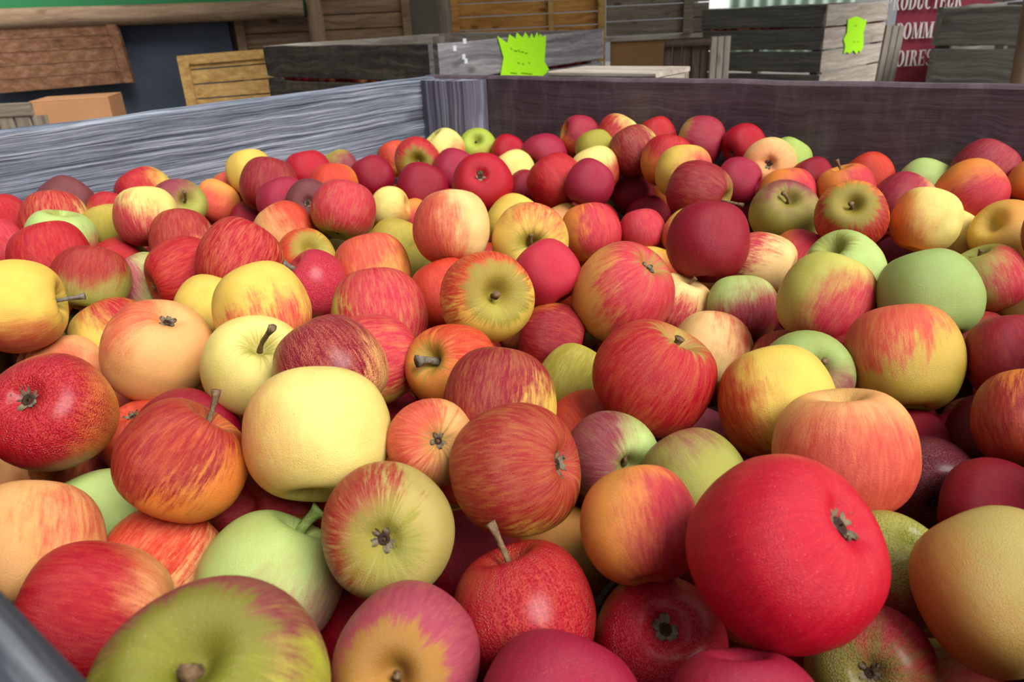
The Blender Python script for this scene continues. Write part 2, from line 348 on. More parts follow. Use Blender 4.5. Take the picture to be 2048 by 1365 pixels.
def log_obj(name, p0, p1, r0, r1, mat, parent=None, seed=0, ns=20):
    p0 = Vector(p0); p1 = Vector(p1); L = (p1-p0).length; rnd = random.Random(seed); V = []; F = []; n = 14
    for i in range(n+1):
        r = r0+(r1-r0)*i/n; ox = rnd.uniform(-.03,.03)*r; oy = rnd.uniform(-.03,.03)*r
        if i in (0, n): r *= .93
        for j in range(ns):
            a = 2*math.pi*j/ns; q = r*(1+.03*math.cos(2*a+seed)+rnd.uniform(-.012,.012)); V.append((L*(i/n-.5), oy+q*math.sin(a), ox+q*math.cos(a)))
    for i in range(n):
        for j in range(ns): F.append([i*ns+j, i*ns+(j+1) % ns, (i+1)*ns+(j+1) % ns, (i+1)*ns+j])
    F.append(list(range(ns))); F.append([n*ns+j for j in range(ns)])
    o = mesh_obj(name, V, F, mat); bm_fix(o.data); o.rotation_euler = (p1-p0).to_track_quat('X','Z').to_euler(); o.location = (p0+p1)/2
    if parent: o.parent = parent; o.location = o.location-parent.location
    return o

# ---------------------------------------------------------------- setting
GZ = 0.0
tag(plank('floor', (-7,-3), (7,-3), -.05, GZ, 14, FLOORM), kind='structure')
WY0 = Vector((-4.159,.89,0)); wu = Vector((.6266,.7793,0)).normalized(); wn = Vector((-wu.y, wu.x, 0))
def wp(s, off=0): return WY0+wu*s+wn*off      # point along the barn side wall
bw = tag(plank('wall_left', wp(-1.5,.06), wp(2.55,.06), GZ, 1.45, .05, WALLM), kind='structure')
# brown slatted cladding of the barn side
for k, (s0, s1) in enumerate(((1.21,2.25),)): 
    cl = empty('slatted_cladding', wp(1.5)); cl.location.z = GZ
    tag(cl, 'brown wooden slat cladding on the far wall around the upright log', 'cladding')
    for i in range(12):
        plank('slat', wp(s0,0), wp(s1,0), .30+i*.085, .30+i*.085+.08, .03, W_BROWN, cl, seed=i)
    for s in (1.21, 2.20): plank('batten', wp(s,-.03), wp(s+.05,-.03), .30, 1.31, .03, W_BROWN, cl)
tag(panel_pts('green_panel', [wp(-1.2,-.055)+Vector((0,0,z)) for z in (.90,)]+[wp(1.63,-.055)+Vector((0,0,.90)), wp(1.63,-.055)+Vector((0,0,1.42)), wp(-1.2,-.055)+Vector((0,0,1.42))], .02, GREEN), 'bright green panel above the long horizontal log at top left', 'panel')
tag(panel_pts('slate_board', [wp(-1.2,-.01)+Vector((0,0,.15)), wp(1.19,-.01)+Vector((0,0,.15)), wp(1.17,-.01)+Vector((0,0,.90)), wp(-1.2,-.01)+Vector((0,0,.90))], .02, SLATE), 'dark slate-blue board fixed under the horizontal log on far wall', 'board')
tag(log_obj('horizontal_log', wp(-1.3,-.125)+Vector((0,0,.955)), wp(1.62,-.125)+Vector((0,0,.932)), .058, .052, W_LOG, seed=3), 'long horizontal peeled log rail at top left of far wall', 'log')
tag(log_obj('upright_log', wp(1.68,-.10)+Vector((0,0,0)), wp(1.68,-.10)+Vector((0,0,1.5)), .050, .045, W_LOG, seed=5), 'round upright log post where the horizontal log ends', 'log')
tag(log_obj('roof_post', (-2.70,2.88,0), (-2.70,2.88,1.5), .075, .07, W_OLD, seed=7), 'thick grey-brown round post behind the crate with the bigger neon tag', 'post')
# green plastic strips beside the roof post
def corrugated(name, p0, p1, z0, z1, amp, pitch, mat):
    p0 = Vector(p0); p1 = Vector(p1); u = (p1-p0).normalized(); L = (p1-p0).length; n = int(L/pitch*8); nrm = Vector((-u.y,u.x,0)); V = []; F = []
    for t in (0, .006):
        for i in range(n+1):
            s = L*i/n; o = nrm*(amp*math.sin(2*math.pi*s/pitch)+t)
            for z in (z0, z1): V.append(u*s+o+Vector((0,0,z)))
    m = 2*(n+1)
    for i in range(n):
        a = 2*i; F.append([a,a+2,a+3,a+1]); F.append([m+a+1,m+a+3,m+a+2,m+a]); F.append([a+1,a+3,m+a+3,m+a+1]); F.append([a,m+a,m+a+2,a+2])
    return mesh_obj(name, V, F, mat, None, True, (p0.x, p0.y, 0))
tag(corrugated('plastic_sheet', (-2.90,2.72,0), (-2.745,2.85,0), .2, 1.5, .012, .06, STRIP), 'narrow pale green ribbed plastic sheet left of the thick round post', 'sheet')
tag(corrugated('greenhouse_sheet', (-2.045,5.821,0), (-1.184,6.506,0), .3, 1.9, .02, .12, STRIP), 'pale green ribbed greenhouse sheet glowing above the large grey bin', 'sheet')
tag(plank('sky_stand_in_panel', (-2.256,5.656), (-2.045,5.821), .3, 1.9, .03, plain('sky_stand_in_white', (240,244,244), .8, .02, 5), side=1), 'white panel added to stand in for bright sky above the large grey bin', 'panel')  # white board added in place of the bright sky behind the bin
rf = NB('shade_roof_sheet'); tr = rf.n('ShaderNodeBsdfTransparent'); tr.inputs[0].default_value = (.42,.43,.42,1); df = rf.n('ShaderNodeBsdfDiffuse'); df.inputs[0].default_value = (.5,.52,.5,1)
mx = rf.n('ShaderNodeMixShader'); mx.inputs[0].default_value = .15; rf.l(tr.outputs[0], mx.inputs[1]); rf.l(df.outputs[0], mx.inputs[2]); rf.l(mx.outputs[0], rf.out.inputs[0])
tag(plank('added_shade_roof', (-6.5,.9), (1.6,.9), 2.30, 2.32, 3.6, rf.m), kind='structure')  # unseen sheet added overhead to dim the sunlight on the background
# shutter leaning on the slate board
def shutter():
    r = empty('wooden_shutter', (-3.87,1.03,.55)); tag(r, 'reddish brown plank shutter hanging on the slate board at far left', 'shutter')
    A, B, Cc, Dd = [Vector(p) for p in ((-4.06,.78,.915),(-3.671,1.264,.904),(-3.655,1.28,.586),(-4.16,.66,.567))]
    for i in range(5):
        a, c = i/5+.004, (i+1)/5-.004
        l0, l1 = A.lerp(Dd, a), A.lerp(Dd, c); r0, r1 = B.lerp(Cc, a), B.lerp(Cc, c)
        panel_pts('board', [l1, r1, r0, l0], .02, W_RED, r)
    e = (B-A).normalized()*.05; f = Vector((.632,-.775,0))*.012
    panel_pts('frame', [Dd.lerp(Cc,1)-e+f, Cc+f, B+f, B-e+f], .02, W_RED, r)
shutter()
def ypanel():
    r = empty('pine_panel', (-2.85,1.38,.45)); tag(r, 'yellow pine slatted panel leaning on slate board, left of the black crate', 'panel')
    A, B, Cc, Dd = [Vector(p) for p in ((-2.987,1.208,.73),(-2.66,1.615,.745),(-2.60,1.69,.30),(-2.986,1.209,.30))]
    for i in range(6):
        a, c = i/6+.005, (i+1)/6-.012
        panel_pts('slat', [A.lerp(Dd,c), B.lerp(Cc,c), B.lerp(Cc,a), A.lerp(Dd,a)], .012, W_YEL, r)
    e = (B-A).normalized(); f = Vector((.632,-.775,0))*.014
    panel_pts('stile', [Dd-e*.005+f, Dd+e*.045+f, A+e*.045+f, A-e*.005+f], .03, W_YEL, r); 
    panel_pts('top_rail', [A+e*.045-Vector((0,0,.045))+f, B-Vector((0,0,.045))+f, B+f, A+e*.045+f], .03, W_YEL, r)
ypanel()
def carton():
    r = empty('cardboard_box', (-2.9,.62,0)); tag(r, 'plain brown cardboard box low at far left beside slatted pallet', 'box')
    p = [(-2.99,.46),(-2.785,.715),(-2.985,.875),(-3.19,.62)]
    for i in range(4): plank('side_panel', p[i], p[(i+1) % 4], .02, .583, .006, CARD, r, side=1)
    plank('base_panel', p[0], p[1], .01, .02, .25, CARD, r); plank('top_flap', p[0], p[1], .583, .589, .25, CARD, r)
carton()
def pallet():
    r = empty('slatted_pallet', (-2.84,.36,0)); tag(r, 'grey slatted pallet crate at the left picture edge behind the bin', 'pallet')
    u = Vector((.775,.632,0)); b0 = Vector((-3.05,.165,0))
    plank('rail', b0, b0+u*.345, .545, .60, .02, W_OLD, r); plank('rail', b0, b0+u*.345, .02, .09, .02, W_OLD, r)
    for i in range(5):
        q = b0+u*(.0+i*.072); vboard('slat', q.x+.02+.03, q.y+.03+.03, math.atan2(u.y,u.x), .062, .02, .545, .016, W_OLD, r)
pallet()
# middle: honey coloured slatted panel, plank box, brown board
def honey():
    r = empty('honey_slat_panel', (-2.28,3.23,0)); tag(r, 'honey-coloured pine slat panel behind crate with the bigger neon tag', 'panel')
    for i in range(9): plank('slat', (-2.66,2.919), (-1.90,3.539), .30+i*.078, .30+i*.078+.073, .02, W_ORANGE, r, seed=i)
    plank('batten', (-2.17,3.305), (-2.145,3.325), .28, 1.02, .02, W_YEL, r, side=-1)
    plank('end_post', (-1.925,3.505), (-1.89,3.534), .0, 1.02, .03, W_YEL, r, side=-1)
    plank('end_post', (-2.65,2.91), (-2.61,2.943), .0, 1.02, .03, W_ORANGE, r, side=-1)
honey()
def plankbox():
    r = empty('plank_wall_panel', (-1.6,3.75,.0)); tag(r, 'grey-brown horizontal plank panel between honey slats and large grey bin', 'panel')
    for i in range(4): plank('plank', (-1.885,3.55), (-1.38,3.97), .69+i*.09, .69+i*.09+.085, .025, W_OLD, r, seed=i)
    plank('ledge', (-1.90,3.53), (-1.38,3.96), .655, .685, .06, W_PALE, r)
    plank('corner_strip', (-1.50,3.85), (-1.45,3.89), .685, 1.05, .02, W_OLD, r, side=-1)
plankbox()
tag(plank('brown_board', (-1.87,3.58), (-1.47,3.905), .0, .655, .03, BROWNB), 'plain tan board under the grey-brown planks', 'board')
def smallcrate():
    r = empty('small_crate', (-.83,2.62,0)); tag(r, 'small dark reddish slatted crate standing on end before the large grey bin', 'crate')
    u = Vector((.775,.632,0)); n = Vector((-.632,.775,0)); b0 = Vector((-.926,2.513,0))
    plank('top_rail', b0-n*.012, b0-n*.012+u*.215, .675, .705, .02, W_DKBR, r)
    for i in range(5):
        q = b0+u*(.02+i*.044)+n*.02; vboard('slat', q.x, q.y, math.atan2(u.y,u.x), .038, .0, .675, .014, W_DKBR, r)
    for i in range(3):
        q = b0+u*(.232+i*.032)+n*.0; vboard('edge_slat', q.x, q.y, math.atan2(u.y,u.x), .029, .0, .712, .02, W_PALE, r)
    plank('base_slat', b0, b0+u*.3, .0, .05, .25, W_DKBR, r)
smallcrate()
# ---------------------------------------------------------------- other apple bins
def big_bin(name, c0, a_left, L_left, a_right, L_right, ztop, bh, gap, m_left, m_right, label, rows=5, m_in=None):
    c0 = Vector((c0[0], c0[1], 0)); dl = Vector((math.cos(math.radians(a_left)), math.sin(math.radians(a_left)), 0)); dr = Vector((math.cos(math.radians(a_right)), math.sin(math.radians(a_right)), 0))
    r = empty(name, c0); tag(r, label, 'crate'); P = [c0, c0+dr*L_right, c0+dr*L_right+dl*L_left, c0+dl*L_left]; T = .022
    for k in range(rows):
        z1 = ztop-k*(bh+gap); z0 = z1-bh
        if z0 < .05: break
        plank('slat_board', P[3], P[0], z0, z1, T, m_left, r, side=1, rag=.0025, n=8, seed=k+1)
        plank('slat_board', P[0], P[1], z0, z1, T, m_right, r, side=1, rag=.0025, n=8, seed=k+11)
        if k < 2:
            plank('slat_board', P[1], P[2], z0, z1, T, m_in or m_right, r, side=1, rag=.002, n=6, seed=k+21); plank('slat_board', P[2], P[3], z0, z1, T, m_in or m_right, r, side=1, rag=.002, n=6, seed=k+31)
    nl = (dl+dr).normalized()*.06
    for q in P:
        cdir = ((P[0]+P[2])/2-q).normalized()*.062; cc = q+cdir; vboard('corner_post', cc.x, cc.y, math.radians(a_right), .055, .03, ztop-.012, .055, m_in or m_right, r)
    plank('base', P[3]+dr*.02, P[0]+dr*.02, .03, .06, L_right-.04, m_right, r, side=1)
    return r, P, dl, dr

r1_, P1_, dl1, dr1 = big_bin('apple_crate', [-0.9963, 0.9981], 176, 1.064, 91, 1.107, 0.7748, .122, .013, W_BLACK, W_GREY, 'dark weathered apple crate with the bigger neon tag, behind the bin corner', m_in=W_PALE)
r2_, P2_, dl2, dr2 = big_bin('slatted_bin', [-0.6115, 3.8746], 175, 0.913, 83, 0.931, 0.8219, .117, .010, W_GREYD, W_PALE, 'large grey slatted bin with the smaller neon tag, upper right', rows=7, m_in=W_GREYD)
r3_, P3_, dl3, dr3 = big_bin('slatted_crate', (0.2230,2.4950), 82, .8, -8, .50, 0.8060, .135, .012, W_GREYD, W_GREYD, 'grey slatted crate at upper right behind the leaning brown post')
lpr = empty('pale_crate', (-.2,.65,0)); tag(lpr, 'low pale crate whose rim shows just behind the back board, below the neon tag', 'crate')
for a, c in (((-.26,.632),(.03,.632)),((.03,.632),(.03,.80)),((.03,.80),(-.26,.80)),((-.26,.80),(-.26,.632))):
    for zz in (.577,.432,.287,.142,.0): plank('slat_board', a, c, zz, zz+.135, .022, W_PALE, lpr, side=1)
plank('lid', (-.262,.630), (.032,.630), .7125, .724, .172, W_PALE, lpr, side=1)
u1 = Vector((math.cos(math.radians(91)), math.sin(math.radians(91)), 0)); 
for s, z in ((.10,.745),(.155,.765),(.155,.70),(.145,.715)):
    q = Vector((-0.9963,0.9981,0))+u1*s+Vector((.003,0,0)); o = plank('white_fleck', q, q+u1*.016, z, z+.018, .003, STAPLE, r1_, side=1)

# ---------------------------------------------------------------- tags, banner, posts on the right
def neon_tag(outline, label, back, marks):
    o = panel_pts('neon_price_tag', outline, .002, NEON, None, back); tag(o, label, 'price tag')
    V = []; F = []; c = Vector(o.location); bk = Vector(back).normalized()
    for (a, b_) in marks:
        a = Vector(a)-bk*.002-c; b_ = Vector(b_)-bk*.002-c; w = Vector((0,0,.0012)); k = len(V)
        V += [a-w, b_-w, b_+w, a+w, a-w-bk*.0006, b_-w-bk*.0006, b_+w-bk*.0006, a+w-bk*.0006]
        F += [[k,k+1,k+2,k+3],[k+4,k+5,k+6,k+7],[k,k+1,k+5,k+4],[k+2,k+3,k+7,k+6]]
    if V:
        h = mesh_obj('handwriting', V, F, INK, o, False)
neon_tag([(-0.996, 1.342, 0.783), (-0.997, 1.4, 0.756), (-0.998, 1.416, 0.785), (-0.998, 1.452, 0.768), (-0.998, 1.462, 0.789), (-0.999, 1.498, 0.769), (-0.999, 1.516, 0.788), (-1.0, 1.542, 0.763), (-1.0, 1.557, 0.782), (-1.0, 1.571, 0.762), (-1.001, 1.594, 0.784), (-1.001, 1.605, 0.763), (-1.001, 1.612, 0.779), (-1.001, 1.627, 0.766), (-1.002, 1.655, 0.771), (-1.001, 1.638, 0.675), (-1.002, 1.668, 0.642), (-1.002, 1.649, 0.629), (-1.001, 1.597, 0.61), (-0.996, 1.346, 0.632), (-0.997, 1.374, 0.706)], 'bigger neon yellow-green spiky price tag on the dark crate', (-0.9998, -0.0175, -0.0), [((-0.998, 1.416, 0.738), (-0.998, 1.426, 0.731)), ((-0.998, 1.437, 0.727), (-0.998, 1.46, 0.724)), ((-0.998, 1.464, 0.729), (-0.999, 1.477, 0.718)), ((-0.999, 1.483, 0.721), (-0.999, 1.5, 0.717)), ((-0.999, 1.506, 0.713), (-1.0, 1.524, 0.714)), ((-0.998, 1.457, 0.684), (-0.999, 1.469, 0.679)), ((-0.999, 1.486, 0.679), (-0.999, 1.497, 0.673)), ((-1.0, 1.527, 0.679), (-1.0, 1.537, 0.675)), ((-0.998, 1.409, 0.651), (-0.998, 1.449, 0.645)), ((-0.999, 1.478, 0.644), (-1.0, 1.549, 0.634))])
neon_tag([(-0.568, 4.16, 0.734), (-0.563, 4.205, 0.738), (-0.558, 4.243, 0.743), (-0.553, 4.282, 0.745), (-0.545, 4.35, 0.733), (-0.539, 4.396, 0.719), (-0.534, 4.437, 0.721), (-0.535, 4.431, 0.689), (-0.537, 4.413, 0.646), (-0.534, 4.436, 0.581), (-0.534, 4.437, 0.555), (-0.538, 4.403, 0.531), (-0.541, 4.382, 0.545), (-0.545, 4.348, 0.525), (-0.551, 4.299, 0.55), (-0.559, 4.239, 0.535), (-0.563, 4.204, 0.547), (-0.568, 4.159, 0.54), (-0.567, 4.171, 0.577), (-0.572, 4.134, 0.622), (-0.567, 4.169, 0.657)], 'smaller neon yellow-green zigzag price tag on the large grey bin', (-0.9925, 0.1219, -0.0), [((-0.556, 4.259, 0.695), (-0.551, 4.3, 0.691)), ((-0.555, 4.266, 0.6), (-0.551, 4.297, 0.602)), ((-0.547, 4.332, 0.597), (-0.544, 4.356, 0.598))])

def banner():
    s = Vector((.050,.041,0))
    r = panel_pts('maroon_banner', [Vector(p)+s for p in ((-.105,3.057,.40),(.112,3.234,.40),(.135,3.253,.60),(.27,3.362,.78),(.29,3.378,.90),(-.105,3.057,.90))], .006, MAROON); tag(r, 'maroon banner with white capital lettering between the two grey bins at right', 'banner')
    def ring(cx, cy, rx, ry, ix, iy, a0, a1, n=18):
        V = []; 
        for i in range(n+1):
            a = math.radians(a0+(a1-a0)*i/n); V.append(((cx+rx*math.cos(a), cy+ry*math.sin(a)), (cx+ix*math.cos(a), cy+iy*math.sin(a))))
        return [[V[i][0], V[i+1][0], V[i+1][1], V[i][1]] for i in range(n)]
    def bar(x0, y0, x1, y1): return [[(x0,y0),(x1,y0),(x1,y1),(x0,y1)]]
    def slant(xa, xb, w): return [[(xa,1),(xa+w,1),(xb+w,0),(xb,0)]]
    def serif(x0, x1, y): return bar(x0, y-.03, x1, y+.03)
    stem = lambda x: bar(x, 0, x+.2, 1)+serif(x-.08, x+.28, .03)+serif(x-.08, x+.28, .97)
    G = {'O': (.86, ring(.40,.5,.40,.52,.17,.46,0,360,30)), 'I': (.46, stem(.08)),
         'P': (.72, stem(.08)+ring(.34,.74,.30,.26,.11,.21,-90,90)), 'R': (.84, stem(.08)+ring(.34,.74,.30,.26,.11,.21,-90,90)+[[(.36,.50),(.54,.50),(.80,0),(.60,0)]]),
         'D': (.86, stem(.08)+ring(.32,.5,.48,.5,.26,.45,-90,90)), 'U': (.84, bar(.08,.3,.28,1)+serif(0,.36,.97)+bar(.64,.3,.70,1)+serif(.56,.80,.97)+ring(.39,.3,.31,.32,.11,.26,180,360)),
         'C': (.82, ring(.42,.5,.40,.52,.17,.46,50,310,26)+bar(.66,.62,.72,.95)), 'T': (.78, bar(.29,0,.49,1)+serif(.21,.57,.03)+bar(.02,.94,.76,1)+bar(.02,.72,.07,1)+bar(.71,.72,.76,1)),
         'E': (.76, stem(.08)+bar(.28,.94,.70,1)+bar(.28,0,.70,.06)+bar(.28,.47,.56,.53)+bar(.65,.70,.70,1)+bar(.65,0,.70,.30)+bar(.52,.36,.56,.64)),
         'M': (1.08, bar(.10,0,.15,1)+serif(0,.25,.03)+serif(0,.25,.97)+slant(.10,.42,.20)+[[(.80,1),(.86,1),(.56,0),(.50,0)]]+bar(.78,0,.98,1)+serif(.70,1.04,.03)+serif(.70,1.04,.97)),
         'S': (.66, ring(.32,.74,.28,.28,.12,.22,20,270)+ring(.32,.26,.28,.28,.12,.22,-160,90))}
    for txt, (x, y, z), sz in (('PRODUCTEUR', (-.118,3.038,.792), .064), ('POMMES', (-.068,3.079,.668), .070), ('POIRES', (-.078,3.071,.548), .070)):
        V = []; F = []; pen = 0
        for ch in txt:
            w, quads = G[ch]
            for q in quads:
                k = len(V); V += [((pen+a)*sz*.64, c*sz*.98, 0) for a, c in q]+[((pen+a)*sz*.64, c*sz*.98, .0015) for a, c in q]
                F += [[k,k+1,k+2,k+3],[k+7,k+6,k+5,k+4]]+[[k+i, k+4+i, k+4+(i+1) % 4, k+(i+1) % 4] for i in range(4)]
            pen += w+.04
        t = mesh_obj('lettering', V, F, WHITE, r, False); bm_fix(t.data)
        m = Matrix(((.775,0,.632),(.632,0,-.775),(0,1,0))); t.rotation_euler = m.to_euler()
        t.location = Vector((x,y,z))+s*.3+Vector((.632,-.775,0))*.012-r.location
banner()
def woodposts():
    r = empty('leaning_laths', (.0,2.85,0)); tag(r, 'pale wooden laths standing in front of the maroon banner', 'laths')
    for i in range(3): vboard('lath', -.035+i*.028*.775, 2.82+i*.028*.632, math.atan2(.632,.775), .026, 0, .738-.003*i, .018, W_PALE, r, lean=.05)
woodposts()
tag(log_obj('bark_post', (.640,1.857,0), (.592,1.820,1.2), .043, .038, W_LOG, seed=9), 'brown round post leaning at right picture edge behind the bin', 'post')
# white sack on the far right crate
def sack():
    V = []; F = []; rnd = random.Random(4); nu, nv = 20, 10
    for i in range(nv+1):
        for j in range(nu):
            a = 2*math.pi*j/nu; t = math.pi*i/nv; q = 1+.12*math.sin(3*a+i)+rnd.uniform(-.05,.05)
            V.append((.11*q*math.sin(t)*math.cos(a), .07*q*math.sin(t)*math.sin(a), .028*math.cos(t)*q))
    for i in range(nv):
        for j in range(nu): F.append([i*nu+j, (i+1)*nu+j, (i+1)*nu+(j+1) % nu, i*nu+(j+1) % nu])
    o = mesh_obj('white_sack', V, F, SACK, None, True, (.405,2.72,.846)); o.rotation_euler = (0,0,.68); bm_fix(o.data)
    tag(o, 'crumpled white sack lying on the grey crate at top right corner', 'sack')
sack()

# ---------------------------------------------------------------- the main bin
def main_bin():
    r = empty('apple_bin', (-.083,.045,0)); tag(r, 'large weathered wooden bin filled with apples, filling the foreground', 'bin')
    x0, x1, y0, y1, zt = -.083, 1.12, -.925, .045, .765; T = .026
    BHt = .19
    for k, (za, zb) in enumerate(((zt-BHt, zt), (zt-2*BHt-.01, zt-BHt-.012), (zt-3*BHt-.02, zt-2*BHt-.022))):
        plank('side_board', (x0,y0-T), (x0,y1), za, zb, T, W_LEFT, r, side=1, bev=.004, rag=.0010, n=22, seed=2+k)
        plank('back_board', (x0-T,y1), (x1+T,y1), za, zb, T, W_BACK, r, side=1, bev=.004, rag=.0008, n=22, seed=5+k)
        plank('front_board', (x0-T,y0), (x1+T,y0), za, zb, T, W_NEAR, r, side=-1, bev=.004, rag=.0008, n=22, seed=8+k)
        plank('side_board', (x1,y0-T), (x1,y1), za, zb, T, W_LEFT, r, side=-1, bev=.004, rag=.0010, n=22, seed=12+k)
    # corner posts: split logs with the round side inward
    for (cx, cy, sx, sy) in ((x0,y1,1,-1),(x1,y1,-1,-1),(x1,y0,-1,1)):
        V = []; F = []; prof = [(0,0)]+[(0,.034),(.012,.038),(.035,.040),(.070,.040),(.096,.036),(.110,.026),(.116,.012),(.116,0)]
        H = zt-.004
        for x, y in prof: V.append((-H/2, -sy*0+y, x))
        k = len(prof)
        for x, y in prof: V.append((H/2, y, x))
        F = [[j,(j+1) % k, k+(j+1) % k, k+j] for j in range(k)]+[list(range(k)),[k+j for j in range(k)]]
        V = [Vector(v) for v in V]
        o = mesh_obj('corner_post', V, F, W_POST, None, False); bm_fix(o.data)
        # local x up, local y away from board, local z along board
        m = Matrix(((0,0,sx),(0,sy,0),(1,0,0))); 
        if m.determinant() < 0:
            for v in o.data.vertices: v.co.x *= -1
            o.data.flip_normals(); m = Matrix(((0,0,sx),(0,sy,0),(-1,0,0)))
        o.rotation_euler = m.to_euler(); o.parent = r; o.location = Vector((cx+sx*.001, cy+sy*.001, H/2))-r.location
    plank('base', (x0,y0), (x1,y0), .47, .495, y1-y0, W_OLD, r, side=1)
    for x in (x0+.03, (x0+x1)/2, x1-.13): plank('bearer', (x,y0), (x,y1), 0, .12, .10, W_OLD, r, side=-1)
main_bin()

